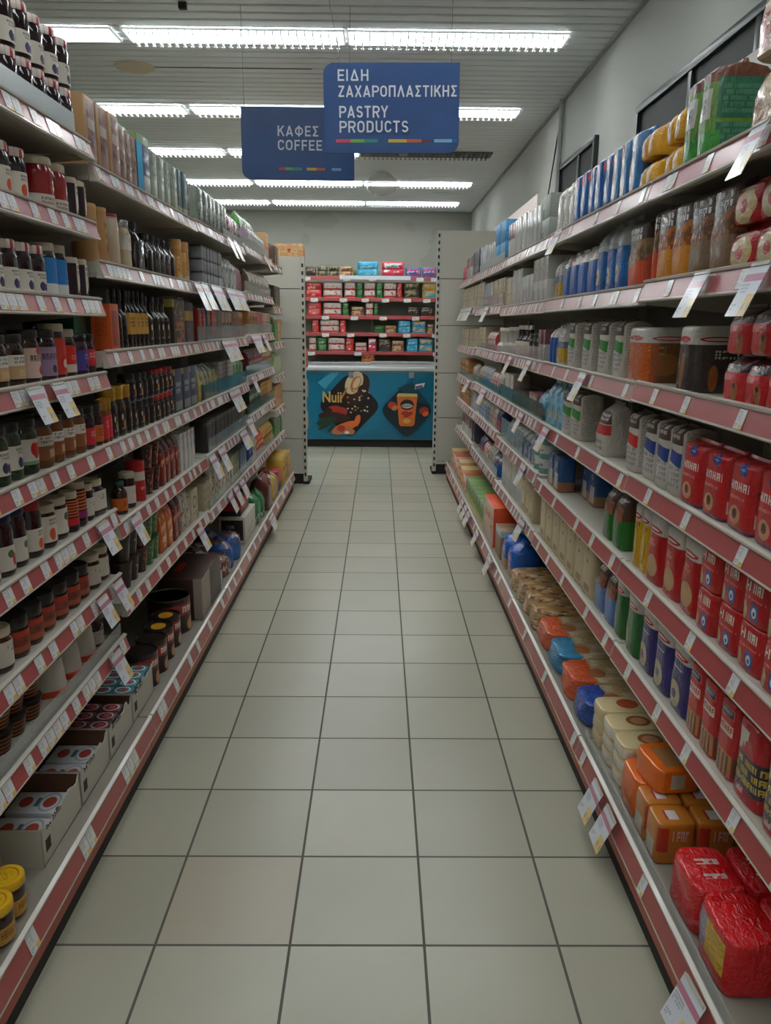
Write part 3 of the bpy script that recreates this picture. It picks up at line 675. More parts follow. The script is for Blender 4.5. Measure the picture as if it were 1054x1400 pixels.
kind('greytin', 'tea_tin', 'tin', 'small square grey tin', .055, .06, .062, lambda w, d, h, s: CARTON(w, d, h, cb('grey_tin', (150, 152, 156), ('band', (60, 62, 66), .85, 1, '')), .006))
kind('redcan', 'canister', 'canister', 'red canister with white label band', .07, .07, .15, lambda w, d, h, s: CANISTER(w/2, h, cb('red_can', (190, 30, 30), ('band', (206, 200, 190), .6, .85, ''), (T, (226, 190, 180), .2, .8, .3, .42, 1, 8, 'F')), red_lid))
kind('tea_tin_yellow', 'tea_tin', 'tin', 'dark printed tin with yellow edge', .1, .08, .19, lambda w, d, h, s: CARTON(w, d, h, cb('tin_dark_yellow', (60, 52, 40), ('band', (190, 170, 70), .82, 1, 's'), ('blot', (176, 90, 46), .2, 1, 0, .6, 6, .52, ''), ('blot', (150, 140, 90), .1, 1, .3, 1, 8, .58, '')), .006))
kind('tea_tin_purple', 'tea_tin', 'tin', 'purple tin with yellow band', .1, .08, .185, lambda w, d, h, s: CARTON(w, d, h, cb('tin_purple', (88, 76, 88), ('band', (190, 164, 70), .55, .78, ''), ('blot', (120, 96, 110), 0, 1, 0, .5, 8, .55, '')), .012))
# cups and tubs
kind('stripecup', 'dessert_cup', 'cup', 'cup with black and orange stripes', .08, .08, .06, lambda w, d, h, s: CUP(w/2, h, pm('cup_stripes', (30, 26, 24), [('stripe', (176, 96, 40), 0, .8, 5, '')], .35), mat('cup_lid_dark', (56, 52, 50), .3)))
kind('browncup', 'dessert_cup', 'cup', 'dark brown cup with pale picture', .075, .075, .095, lambda w, d, h, s: CUP(w/2, h, choc_print('cup_brown', ('blot', (206, 160, 130), .4, .8, .2, .8, 6, .56, 'F')), mat('cup_rim_brown', (70, 42, 30), .3)))
kind('redbrowncup', 'dessert_cup', 'cup', 'brown cup with red picture', .075, .075, .095, lambda w, d, h, s: CUP(w/2, h, choc_print('cup_redbrown', ('blot', (186, 70, 50), .2, .9, .1, .9, 5, .5, 'F')), mat('cup_rim_red', (110, 40, 32), .3)))
kind('greencup', 'dessert_cup', 'cup', 'green cup with white pattern', .078, .078, .1, lambda w, d, h, s: CUP(w/2, h, pm('cup_green', (52, 110, 40), [('blot', (170, 190, 150), .2, .9, .1, .9, 7, .6, 'F')], .35, .3), mat('cup_rim_green', (40, 90, 36), .3)))
kind('tubdown', 'storage_tub', 'tub', 'white tub upside down on orange lid', .105, .105, .1, lambda w, d, h, s: TUB_DOWN(w/2, h, white_pl, orange_lid))
kind('tealtub', 'sugar_tub', 'tub', 'teal and white lidded tub', .11, .11, .075, lambda w, d, h, s: CANISTER(w/2, h, pm('tub_teal', (120, 164, 160), [('band', (216, 216, 208), .5, 1, ''), (T, (120, 50, 46), .3, .7, .55, .9, 1, 6, 'F')], .4), mat('tub_lid', (206, 210, 206), .35), .014))
cocoa_m = choc_print('cocoa_print', ('band', (150, 36, 30), .52, .86, 'F'), (T, (226, 214, 200), .2, .8, .55, .8, 1, 6, 'F'), ('disc', (206, 150, 100), .5, .2, .18, .2, 'F'))
kind('cocoatin', 'cocoa_tin', 'tin', 'round dark brown cocoa tin', .12, .12, .135, lambda w, d, h, s: TIN(w/2, h, cocoa_m, mat('tin_lid_dark', (36, 26, 24), .3)))
kind('cocoatin_y', 'cocoa_tin', 'tin', 'cocoa tin with yellow lid sticker', .12, .12, .135, lambda w, d, h, s: TIN(w/2, h, cocoa_m, mat('tin_lid_dark', (36, 26, 24), .3), pm('sticker_yellow', (214, 156, 36), [(T, (90, 40, 20), .2, .8, .4, .7, 2, 8, '')], .4)))
kind('bigtin', 'cocoa_tin', 'tin', 'largest brown tin with silver rim', .185, .185, .16, lambda w, d, h, s: TIN(w/2, h, cocoa_m, mat('tin_rim_silver', (110, 106, 100), .25, metal=.8)))
# cartons
def carton(key, desc, w, d, h, m, name='carton', bev=.0025): kind(key, name, 'box', desc, w, d, h, lambda w, d, h, s: CARTON(w, d, h, m, bev))
carton('coffeebox', 'tan coffee carton with printed front', .1, .09, .2, cb('tan_box', (186, 146, 98), ('rect', (150, 112, 96), .22, .98, .05, .95, 'f'), ('blot', (112, 60, 56), .25, .95, .3, .95, 7, .5, 'f'), ('rect', (176, 160, 140), .3, .9, .55, .7, 'f')), 'coffee_carton')
carton('coffeebrown', 'slim brown coffee carton', .08, .09, .18, cb('brown_box', (158, 122, 92), ('blot', (90, 60, 60), .1, .9, .3, .95, 7, .5, 'f'), ('rect', (130, 96, 76), .1, .9, .05, .3, 'f')), 'coffee_carton')
carton('bluebox', 'dark coffee carton with light blue edge', .16, .09, .21, cb('bluedark_box', (52, 58, 90), ('rect', (70, 176, 222), 0, .42, 0, 1, 'f'), ('band', (120, 152, 100), .86, 1, ''), ('rect', (170, 172, 160), .46, 1, 0, .35, 'f'), (T, (180, 180, 190), .5, .95, .55, .75, 2, 8, 'f')), 'coffee_carton')
carton('greybox', 'grey-green coffee carton', .11, .09, .185, cb('greygreen_box', (136, 146, 126), ('rect', (190, 194, 176), .55, .9, .05, .45, 'f'), ('blot', (80, 94, 80), .05, .95, .5, .95, 7, .53, 'f')), 'coffee_carton')
carton('greentall', 'green-topped carton above the front row', .14, .07, .25, cb('greentop_box', (126, 156, 96), ('blot', (90, 110, 80), 0, 1, 0, 1, 6, .55, '')), 'coffee_carton')
carton('orangebox', 'orange bottle carton', .1, .065, .15, cb('orange_box', (214, 92, 32), ('rect', (150, 60, 40), .15, .85, .1, .85, 'f'), (T, (170, 60, 20), .2, .8, .3, .8, 9, 12, 's')), 'bottle_carton')
carton('greenbox_deep', 'dark green bottle carton', .1, .09, .135, cb('green_box', (24, 92, 66), ('blot', (170, 50, 50), .6, .9, .5, .8, 8, .55, '')), 'bottle_carton')
carton('tealbox', 'dark teal tea carton', .075, .08, .19, cb('teal_box', (62, 92, 94), ('band', (176, 176, 150), .0, .2, 'f'), ('blot', (40, 60, 66), .1, .9, .3, .9, 7, .5, 'f')), 'tea_carton')
carton('navybox', 'navy tea carton with yellow edge', .09, .08, .185, cb('navy_box', (56, 68, 92), ('band', (190, 164, 80), .86, 1, 's'), (T, (190, 190, 186), .2, .8, .4, .7, 2, 7, 'f'), ('rect', (150, 150, 140), .1, .9, .05, .25, 'f')), 'tea_carton')
carton('greytartan', 'pale grey carton with fine lattice', .09, .08, .17, cb('lattice_box', (150, 142, 132), ('vstripe', (110, 86, 86), 0, 1, 6, .8, ''), ('stripe', (166, 160, 150), 0, 1, 7, '')), 'tea_carton')
carton('blackbox', 'black tea carton with pale motif', .085, .09, .16, cb('black_box', (44, 42, 42), ('blot', (120, 120, 116), .2, .8, .3, .8, 6, .58, 'f'), ('band', (96, 92, 88), .86, .95, 'f')), 'tea_carton')
carton('olivebox', 'olive tea carton', .07, .09, .15, cb('olive_box', (110, 96, 50), ('blot', (70, 70, 46), .1, .9, .2, .8, 7, .5, 'f')), 'tea_carton')
carton('greenscript', 'dark green carton with white script', .08, .09, .17, cb('script_box', (34, 66, 46), (T, (206, 214, 200), .1, .9, .5, .75, 1, 7, 'f'), ('band', (50, 100, 60), 0, .3, 'f')), 'tea_carton')
carton('yellowbox', 'yellow and brown tea carton', .08, .09, .17, cb('yellow_box', (206, 150, 52), ('blot', (110, 50, 30), .1, .9, .2, .9, 6, .52, 'f')), 'tea_carton')
carton('tanbox', 'tan carton with orange picture', .1, .1, .19, cb('tanpic_box', (206, 166, 108), ('blot', (196, 84, 50), .1, .9, .2, .9, 6, .54, '')), 'tea_carton')
carton('ringbox', 'cream carton with dark ring print', .095, .1, .15, cb('ring_box', (198, 186, 154), ('ring', (70, 56, 44), .5, .6, .26, .2, .45, ''), (T, (120, 100, 80), .2, .8, .1, .3, 2, 8, 'f')), 'tea_carton')
carton('sagebox', 'sage green carton', .09, .09, .16, cb('sage_box', (132, 138, 116), ('rect', (190, 186, 166), .2, .8, .2, .6, 'f')), 'tea_carton')
carton('slateblue', 'slate blue carton', .1, .09, .16, cb('slate_box', (98, 112, 140), ('rect', (160, 166, 176), .2, .8, .1, .4, 'f')), 'tea_carton')
carton('wincarton', 'white front carton with black window', .26, .16, .165, cb('window_box', (206, 200, 188), ('rect', (34, 28, 26), .08, .92, .12, .9, 's'), (T, (190, 184, 170), .3, .7, .55, .7, 1, 6, 's'), ('blot', (190, 150, 130), .2, .8, .1, .5, 8, .55, 'f')), 'biscuit_carton')
carton('bigbrown', 'large dark brown carton with red mark', .42, .2, .195, cb('bigbrown_box', (62, 34, 28), ('rect', (196, 40, 34), .3, .6, .62, .8, 't'), ('rect', (150, 138, 126), 0, .4, .0, 1, 'f'), ('rect', (50, 28, 30), .42, .6, .1, .9, 'f')), 'biscuit_carton')
carton('redbw', 'red and black flat carton', .2, .16, .08, cb('redblack_box', (178, 44, 44), ('band', (40, 34, 34), 0, .4, ''), ('blot', (220, 190, 180), .2, .8, .2, .8, 5, .55, 't')), 'biscuit_carton')
carton('yellowbig', 'yellow carton with brown picture', .16, .14, .25, cb('yellowbig_box', (214, 168, 60), ('blot', (150, 70, 36), .1, .9, .1, .8, 5, .52, ''), ('band', (216, 190, 110), .85, 1, '')), 'biscuit_carton')
carton('panelbox', 'tan carton with red dot', .22, .16, .12, cb('dot_box', (206, 152, 96), ('disc', (186, 40, 36), .55, .5, .08, .14, 'f'), ('blot', (216, 180, 130), 0, 1, 0, 1, 6, .55, 'f'), ('rect', (226, 206, 180), .04, .2, .1, .5, 'f')), 'biscuit_carton')
carton('greycarton', 'grey carton with small dark mark', .17, .13, .165, cb('grey_carton', (150, 156, 148), ('rect', (60, 60, 60), .48, .52, .4, .7, 's'), ('rect', (60, 110, 76), .0, .3, 0, .45, 'f')), 'cake_mix_carton')
carton('whitecarton', 'glossy white carton', .16, .13, .15, cb('white_carton', (206, 206, 200), ('rect', (176, 180, 180), .1, .9, .1, .6, 'f'), rough=.2, coat=.5), 'cake_mix_carton')
carton('slimwhite', 'slim white glossy packet', .07, .09, .2, cb('slim_white', (214, 212, 208), ('blot', (150, 110, 116), .1, .9, .5, .95, 6, .57, ''), rough=.14, coat=1), 'cake_mix_packet')
carton('slimwine', 'slim packet with wine top', .07, .09, .2, cb('slim_wine', (190, 186, 184), ('band', (120, 66, 76), .55, 1, ''), ('rect', (216, 212, 206), .1, .9, .1, .5, 'f'), rough=.2, coat=.5), 'cake_mix_packet')
carton('slimblue', 'slim packet with blue stripe', .07, .09, .19, cb('slim_blue', (190, 192, 196), ('rect', (70, 120, 180), 0, .35, 0, 1, ''), ('rect', (216, 214, 210), .4, .9, .2, .8, 'f'), rough=.25, coat=.5), 'cake_mix_packet')
carton('slimtan', 'slim tan packet', .06, .09, .17, cb('slim_tan', (186, 172, 144), ('blot', (130, 106, 80), .1, .9, .2, .9, 6, .55, ''), rough=.3), 'cake_mix_packet')
carton('slimdark', 'slim dark packet', .06, .09, .18, cb('slim_dark', (66, 60, 72), ('rect', (150, 146, 150), .2, .8, .2, .4, 'f'), rough=.3), 'cake_mix_packet')
carton('blueupper', 'bright blue carton', .16, .12, .13, cb('blue_carton', (52, 130, 176), ('band', (40, 100, 150), .45, .5, '')), 'cake_mix_carton')
carton('brownlow', 'low dark chocolate carton', .12, .12, .09, cb('choc_low', (50, 36, 32), (T, (200, 196, 186), .1, .9, .5, .85, 1, 7, ''), ('band', (150, 120, 80), 0, .15, '')), 'chocolate_carton')
carton('pinklow', 'small rose and white carton', .09, .1, .11, cb('rose_low', (150, 96, 96), ('blot', (216, 206, 196), .1, .9, .2, .9, 5, .5, '')), 'chocolate_carton')
carton('browntall', 'brown and tan stacked carton', .13, .14, .15, cb('brownstack', (170, 116, 62), ('blot', (90, 46, 30), .1, .9, .2, .8, 4, .52, ''), ('band', (206, 150, 90), .48, .54, '')), 'biscuit_carton')
carton('flatwhite', 'large flat white carton', .17, .1, .24, cb('flatwhite_box', (190, 186, 172), (T, (150, 146, 138), .2, .8, .6, .8, 2, 7, 'f'), ('rect', (160, 170, 176), .1, .9, .1, .4, 'f')), 'flour_carton')
carton('orangedisplay', 'orange display carton', .3, .18, .25, cb('orange_display', (222, 78, 30), ('rect', (206, 178, 160), 0, 1, 0, 1, 'f'), ('blot', (190, 120, 90), .1, .9, .2, .8, 4, .55, 'f')), 'display_carton')
carton('creamlow', 'cream carton with red corner', .16, .16, .12, cb('cream_low', (206, 172, 120), ('blot', (196, 70, 50), .0, 1, 0, .8, 4, .54, '')), 'biscuit_carton')
carton('redcreamlow', 'red and cream carton', .16, .16, .12, cb('redcream_low', (190, 66, 50), ('blot', (220, 190, 160), 0, 1, 0, 1, 4, .5, ''), ('band', (216, 206, 190), .78, 1, '')), 'biscuit_carton')
carton('kraftlow', 'open kraft carton of white sachets', .16, .16, .17, cb('kraft_low', (150, 120, 84), ('band', (176, 190, 200), .78, 1, '')), 'display_carton')
carton('greenpack', 'green and yellow tea pack', .12, .15, .15, cb('green_pack', (112, 150, 70), ('band', (206, 190, 90), 0, .25, ''), ('band', (150, 160, 156), .85, 1, ''), ('blot', (70, 110, 50), .1, .9, .3, .8, 5, .5, 'f')), 'tea_carton')
carton('dessertpack', 'twin dessert pack', .1, .14, .06, cb('dessert_pack', (200, 204, 204), ('ring', (150, 160, 170), .5, .27, .42, .2, .7, 't'), ('disc', (166, 60, 44), .5, .27, .24, .12, 't'), ('disc', (166, 60, 44), .5, .73, .24, .12, 't'), ('rect', (60, 90, 120), .3, .7, .46, .54, 't')), 'dessert_pack', .006)
carton('dessertpink', 'pink and dark dessert pack', .056, .066, .1, cb('dessert_pink', (70, 40, 44), ('ring', (216, 170, 176), .5, .5, .42, .4, .62, 't'), ('rect', (190, 60, 70), .3, .7, .3, .6, 't')), 'dessert_pack', .006)
carton('dessertteal', 'teal dessert pack, white ring', .056, .066, .104, cb('dessert_teal', (60, 120, 132), ('ring', (216, 222, 222), .5, .5, .42, .4, .62, 't'), ('rect', (190, 50, 56), .35, .75, .35, .6, 't')), 'dessert_pack', .006)
kind('tray', 'display_tray', 'tray', 'white cardboard display tray with torn edge', .24, .3, .11, lambda w, d, h, s: TRAY(w, d, h, pm('tray_white', (196, 192, 178), [('text', (60, 54, 48), .05, .5, .7, .9, 1, 9, 'f'), ('rect', (56, 50, 44), .08, .2, .25, .55, 'f')] , .7), mat('tray_brown', (104, 70, 52), .8), .22, s))
# bags, bricks and film packs
def bag(key, desc, w, d, h, m, name='bag', cat='packet', **k): kind(key, name, cat, desc, w, d, h, lambda w, d, h, s: BAG(w, d, h, m, seed=s, **k))
bag('greyfilm', 'clear film pouch of pale tea', .075, .09, .19, fb('grey_film', (116, 126, 114), ('blot', (176, 180, 168), .1, .9, .2, .8, 5, .54, 'f'), ('blot', (110, 56, 62), .1, .9, 0, .3, 5, .5, 'f'), ('rect', (150, 158, 146), .7, 1, 0, 1, 'f'), rough=.2), 'tea_pouch', top='fold')
bag('wine', 'wine-coloured film pouch', .075, .08, .17, fb('wine_film', (122, 60, 66), ('blot', (176, 160, 156), .1, .9, .2, .9, 5, .55, ''), rough=.2), 'tea_pouch')
bag('greypurple', 'grey and purple pouch', .08, .08, .16, fb('greypurple_film', (128, 110, 122), ('blot', (176, 176, 170), .1, .9, .2, .9, 5, .52, ''), rough=.2), 'tea_pouch')
bag('silverbag', 'silver foil pouch', .08, .08, .18, fb('silver_film', (186, 190, 188), ('blot', (110, 120, 120), 0, 1, .1, .9, 4, .56, ''), rough=.12), 'coffee_pouch')
bag('wineslim', 'wine and white slim pouch', .07, .08, .17, fb('wineslim_film', (140, 76, 86), ('rect', (200, 196, 194), .5, .95, .05, .95, 'f'), rough=.15), 'coffee_pouch')
bag('brownpouch', 'brown and white pouch', .07, .08, .16, fb('brownpouch_film', (130, 100, 76), ('blot', (206, 200, 190), .1, .9, .1, .9, 4, .5, ''), rough=.2), 'coffee_pouch')
kind('brickred', 'coffee_brick', 'packet', 'red vacuum coffee brick', .075, .09, .165, lambda w, d, h, s: BRICK(w, d, h, fb('brick_red', (176, 50, 46), (T, (214, 150, 140), .2, .8, .3, .8, 4, 7, 'f')), s))
kind('brickblue', 'coffee_brick', 'packet', 'blue grey coffee brick', .075, .09, .165, lambda w, d, h, s: BRICK(w, d, h, fb('brick_blue', (84, 84, 106), ('rect', (150, 110, 90), .2, .8, .5, .8, 'f')), s))
kind('brickolive', 'coffee_brick', 'packet', 'olive coffee brick', .075, .09, .165, lambda w, d, h, s: BRICK(w, d, h, fb('brick_olive', (96, 100, 76), ('rect', (150, 140, 110), .2, .8, .1, .4, 'f')), s))
kind('brickgold', 'coffee_brick', 'packet', 'gold and brown coffee brick', .075, .09, .165, lambda w, d, h, s: BRICK(w, d, h, fb('brick_gold', (176, 120, 62), ('blot', (80, 46, 36), .1, .9, .3, .9, 4, .5, 'f')), s))
kind('brickdark', 'coffee_brick', 'packet', 'dark brown coffee brick', .075, .09, .15, lambda w, d, h, s: BRICK(w, d, h, fb('brick_dark', (70, 48, 40), ('diag', (176, 130, 60), .1, .5, 'f')), s))
kind('bricktan', 'coffee_brick', 'packet', 'tan and white coffee brick', .075, .09, .16, lambda w, d, h, s: BRICK(w, d, h, fb('brick_tan', (186, 160, 130), ('blot', (150, 56, 50), .1, .9, .5, .9, 5, .54, 'f')), s))
bag('redsnack', 'dark red snack pouch', .1, .07, .19, fb('redsnack_film', (130, 34, 30), ('blot', (200, 120, 90), .1, .9, .1, .7, 5, .56, 'f'), ('band', (80, 26, 24), .7, 1, '')), 'snack_pouch')
bag('orangesnack', 'orange snack pouch', .1, .07, .2, fb('orangesnack_film', (206, 92, 36), ('blot', (230, 160, 80), .1, .9, .1, .8, 5, .53, 'f'), (T, (240, 200, 160), .2, .8, .15, .35, 1, 5, 'f')), 'snack_pouch')
bag('whitesnack', 'white and brown pouch', .09, .07, .18, fb('whitesnack_film', (196, 186, 168), ('blot', (140, 90, 60), .1, .9, .1, .5, 5, .52, 'f'), ('ring', (90, 60, 40), .5, .65, .22, .14, .5, 'f')), 'snack_pouch')
bag('tealpouch', 'dark teal tea pouch', .085, .08, .175, fb('tealpouch_film', (74, 86, 78), ('blot', (150, 156, 140), .1, .9, .2, .9, 5, .54, 'f'), ('rect', (190, 170, 80), 0, .18, 0, .9, 'f')), 'tea_pouch')
bag('greenbag', 'large green pouch', .13, .09, .17, fb('greenbag_film', (54, 104, 52), ('ring', (96, 150, 90), .5, .5, .4, .36, .6, 'f')), 'tea_pouch', top='gather')
bag('winetea', 'wine red tea pouch', .075, .08, .165, fb('winetea_film', (126, 48, 60), ('blot', (196, 150, 150), .1, .9, .2, .9, 5, .56, 'f')), 'tea_pouch')
bag('creamtea', 'cream and brown tea pouch', .08, .08, .165, fb('creamtea_film', (196, 170, 130), ('blot', (150, 80, 50), .1, .9, .2, .9, 5, .53, 'f')), 'tea_pouch')
bag('limetea', 'pale green tea pouch', .1, .08, .19, fb('limetea_film', (166, 180, 130), ('rect', (206, 206, 180), .3, .7, .2, .8, 'f')), 'tea_pouch')
bag('greentea', 'green tea pouch', .1, .08, .18, fb('greentea_film', (70, 126, 56), ('rect', (150, 176, 120), .3, .7, .1, .9, 'f')), 'tea_pouch')
bag('bluebagsmall', 'blue pouch', .1, .08, .17, fb('bluesmall_film', (44, 70, 140), ('blot', (150, 160, 190), .2, .8, .2, .8, 5, .55, 'f')), 'snack_pouch')
bag('redbagsmall', 'red and orange pouch', .09, .08, .16, fb('redsmall_film', (200, 64, 46), ('blot', (236, 170, 100), .1, .9, .2, .8, 5, .54, 'f')), 'snack_pouch')
bag('yellowbagsmall', 'golden pouch', .09, .08, .17, fb('yellowsmall_film', (200, 152, 56), ('blot', (120, 70, 40), .1, .9, .2, .8, 5, .55, 'f')), 'snack_pouch')
bag('heapblue', 'shiny blue bag in a heap', .15, .12, .16, fb('heap_blue', (36, 96, 170), ('blot', (130, 90, 70), 0, 1, .6, 1, 4, .52, ''), rough=.18), 'snack_bag', top='gather', wr=.03)
bag('heapred', 'shiny red foil bag in a heap', .15, .12, .14, fb('heap_red', (176, 30, 36), ('blot', (214, 120, 120), 0, 1, 0, 1, 4, .58, ''), rough=.15), 'snack_bag', top='gather', wr=.03)
bag('heapsilver', 'silver foil bag in a heap', .14, .12, .14, fb('heap_silver', (190, 192, 196), ('blot', (110, 80, 76), 0, 1, .4, 1, 4, .55, ''), rough=.14), 'snack_bag', top='gather', wr=.035)
bag('heapbrown', 'brown foil bag in a heap', .14, .12, .12, fb('heap_brown', (116, 74, 64), ('blot', (190, 170, 160), 0, 1, 0, 1, 4, .56, ''), rough=.18), 'snack_bag', top='gather', wr=.03)
bag('greenbase', 'green and white bag', .15, .12, .2, fb('green_base', (54, 130, 84), ('blot', (200, 210, 196), 0, 1, 0, .5, 4, .54, '')), 'snack_bag')
bag('brownbig', 'big dark red-brown bag', .22, .15, .26, fb('brown_big', (88, 34, 26), ('blot', (150, 60, 40), .1, .9, .5, .9, 3, .54, 'f')), 'snack_bag')
bag('striped_bag', 'bag with green and orange stripes', .13, .12, .2, fb('striped_film', (206, 150, 60), ('vstripe', (60, 120, 66), 0, 1, 3, .55, ''), ('vstripe', (206, 210, 206), 0, 1, 3, .84, '')), 'snack_bag', top='gather')
# right-hand side
bag('cookiebag_red', 'big clear bag with red print', .17, .16, .17, fb('cookie_red', (190, 150, 120), ('blot', (176, 36, 40), 0, 1, .15, .8, 2.5, .46, ''), ('rect', (222, 186, 90), 0, .8, .1, .95, 's'), rough=.12), 'croissant_bag', top='gather', film=film, frac=.74, wr=.02)
bag('cookiebag_yellow', 'big clear bag with yellow label', .17, .16, .15, fb('cookie_yellow', (196, 160, 120), ('rect', (222, 176, 50), 0, .7, .1, 1, 's'), ('rect', (180, 180, 176), .72, .9, .2, .9, 's'), ('blot', (160, 110, 80), 0, 1, 0, 1, 3, .52, 'f'), rough=.12), 'croissant_bag', wr=.02)
bag('greenbrown', 'green bag with brown top', .086, .15, .225, fb('greenbrown_film', (96, 140, 50), ('band', (110, 62, 44), .78, 1, ''), ('rect', (190, 186, 176), .15, .85, .42, .72, 'f'), (T, (50, 50, 50), .3, .7, .45, .65, 1, 4, 'f'), ('rect', (36, 110, 84), .12, .9, .42, .82, 's'), ('rect', (36, 110, 84), .12, .9, .04, .38, 's'), (T, (84, 142, 112), .2, .84, .08, .38, 5, 20, 's'), (T, (84, 142, 112), .2, .84, .46, .76, 5, 20, 's'), ('rect', (60, 150, 60), 0, 1, 0, .3, 'f')), 'rusk_bag', top='fold')
bag('yellowbis', 'yellow biscuit pack', .11, .1, .09, fb('yellow_bis', (226, 166, 36), ('disc', (200, 176, 130), .5, .45, .2, .34, 'f'), ('disc', (176, 96, 50), .5, .45, .07, .12, 'f'), ('band', (206, 150, 130), .84, 1, ''), rough=.18), 'biscuit_packet', wr=.02)
bag('bluefilmbag', 'tall clear bag with blue print', .11, .1, .2, fb('bluefilm_bag', (96, 146, 190), ('blot', (190, 200, 206), 0, 1, 0, 1, 3, .52, ''), rough=.12), 'rusk_bag', film=film, frac=.8, wr=.02)
bag('bluedark', 'blue bag with red-capped edges', .1, .12, .2, fb('bluedark_bag', (30, 96, 168), ('vstripe', (190, 200, 206), 0, .85, 2, .86, 'f'), ('rect', (206, 70, 80), .38, .5, .72, .86, 'f'), ('rect', (206, 70, 80), .88, 1, .72, .86, 'f'), rough=.18), 'rusk_bag', top='fold')
bag('bluecookie', 'blue and copper film bag', .1, .1, .2, fb('bluecookie_bag', (46, 120, 180), ('rect', (170, 120, 96), 0, .42, 0, 1, ''), ('rect', (206, 206, 206), .42, .6, 0, 1, ''), rough=.14), 'rusk_bag', wr=.016, top='fold')
bag('clearnut', 'clear crinkled bag of pale rusks', .13, .12, .21, fb('clearnut_bag', (186, 180, 164), ('blot', (150, 60, 56), 0, .5, .2, 1, 3, .56, ''), ('blot', (216, 214, 206), 0, 1, 0, 1, 6, .5, ''), rough=.1, bump=.6), 'rusk_bag', top='gather', wr=.03)
bag('ringred', 'red pack of ring biscuits', .12, .1, .095, fb('ring_red', (190, 28, 36), ('ring', (206, 180, 130), .56, .36, .34, .40, .14, 'f'), ('band', (206, 190, 180), .74, .86, 'f'), ('disc', (196, 40, 44), .5, .92, .3, .08, 'f')), 'biscuit_packet', wr=.016)
def nutbag(key, desc, lo, nut): bag(key, desc, .12, .1, .205, fb(key+'_film', (78, 54, 48), ('wave', .66, .25, 1.2, nut, '') if 0 else ('diag', nut, .42, .3, ''), ('diag', lo, .24, .22, ''), (T, (220, 214, 206), .1, .9, .68, .87, 2, 4, 'f'), ('blot', tuple(int(v*.7) for v in nut), 0, 1, .4, .62, 7, .5, '')), 'rusk_bag', wr=.014, top='fold')
nutbag('brownrusk', 'brown rusk bag with white lettering', (132, 106, 80), (150, 96, 56))
nutbag('orangerusk', 'amber rusk bag with white lettering', (216, 140, 40), (206, 116, 50))
nutbag('redrusk', 'orange-red rusk bag with white lettering', (216, 84, 50), (170, 130, 90))
bag('blueflour', 'large blue bag with clear top', .1, .12, .235, fb('blueflour_film', (26, 104, 176), ('disc', (206, 190, 140), .35, .4, .18, .2, 'f'), ('blot', (20, 86, 156), 0, 1, 0, 1, 3, .5, '')), 'flour_bag', top='gather', film=film, frac=.72, wr=.02)
bag('bluewhite', 'blue bag with white top', .11, .11, .185, fb('bluewhite_film', (28, 88, 168), ('band', (206, 204, 198), .68, 1, ''), ('disc', (196, 60, 56), .5, .76, .14, .05, 'f'), ('rect', (120, 160, 210), .05, .18, 0, .6, 'f')), 'flour_bag', top='gather')
bag('clearyellow', 'clear bag with yellow base', .1, .1, .18, fb('clearyellow_film', (186, 182, 176), ('band', (196, 160, 40), .06, .4, ''), ('rect', (206, 200, 196), .1, .6, 0, .16, 'f'), ('band', (110, 120, 150), .4, .55, ''), rough=.12, bump=.6), 'flour_bag', top='gather', wr=.03)
def rusk5(key, desc, front, side, w, d, ear): kind(key, 'rusk_pack', 'packet', desc, w, d, .165, lambda w, d, h, s: BAG(w, d, h, fb(key+'_film', side, ('rect', front, 0, 1, 0, .72, 'f'), *ear, ('band', (210, 206, 196), .72, 1, ''), ('disc', (190, 30, 34), .5, .8, .3, .045, 'f'), ('disc', (190, 30, 34), .34, .8, .24, .04, 's'), ('disc', (226, 200, 190), .34, .8, .19, .02, 's')), 'flat', s, .014, 5))
rusk5('oakpack', 'orange and brown rusk multipack, white top', (206, 96, 28), (128, 82, 44), .2, .17, (('disc', (160, 100, 50), .3, .34, .22, .2, 's'), (T, (190, 150, 100), .04, .3, .5, .66, 3, 9, 's'), ('vstripe', (170, 80, 30), 0, .7, 2, .9, 'f')))
rusk5('darkpack', 'dark wheat-ear rusk multipack, white top', (62, 56, 52), (62, 54, 48), .1, .16, (('disc', (170, 96, 40), .5, .3, .1, .3, ''), ('disc', (170, 96, 40), .3, .22, .06, .2, 's'), ('disc', (170, 96, 40), .7, .22, .06, .2, 's'), (T, (190, 186, 176), .3, .6, .5, .64, 3, 8, 's')))
bag('waferred', 'red wafer pack with brown top', .115, .09, .105, fb('wafer_red', (206, 36, 42), ('band', (70, 30, 30), .62, 1, ''), (T, (220, 196, 190), .15, .6, .68, .9, 2, 6, 'f'), ('disc', (170, 110, 70), .72, .22, .12, .22, 'f'), ('disc', (90, 50, 34), .72, .34, .06, .06, 'f'), (T, (236, 170, 170), .05, .6, .42, .58, 1, 8, 'f')), 'wafer_packet', wr=.02)
def flourbag(key, desc, bandc, w=.1): bag(key, desc, w, .11, .19, fb(key+'_paper', (196, 190, 178), ('band', (76, 54, 48), .72, 1, ''), ('diag', bandc, .66, -.06, ''), ('diag', (196, 190, 178), .5, -.1, ''), ('rect', (196, 190, 178), 0, 1, 0, .97, 's'), (T, (206, 196, 190), .15, .8, .78, .94, 2, 5, 'f'), (T, (130, 130, 140), .1, .9, .1, .42, 4, 6, 'f'), (T, (150, 146, 138), .15, .85, .1, .9, 16, 12, 's'), rough=.5, coat=.1, bump=.15), 'flour_bag', top='fold')
flourbag('whitegreen', 'white flour bag with green band', (50, 136, 50)); flourbag('whitered', 'white flour bag with red band', (206, 40, 40)); flourbag('whiteblue', 'white flour bag with blue band', (44, 66, 140))
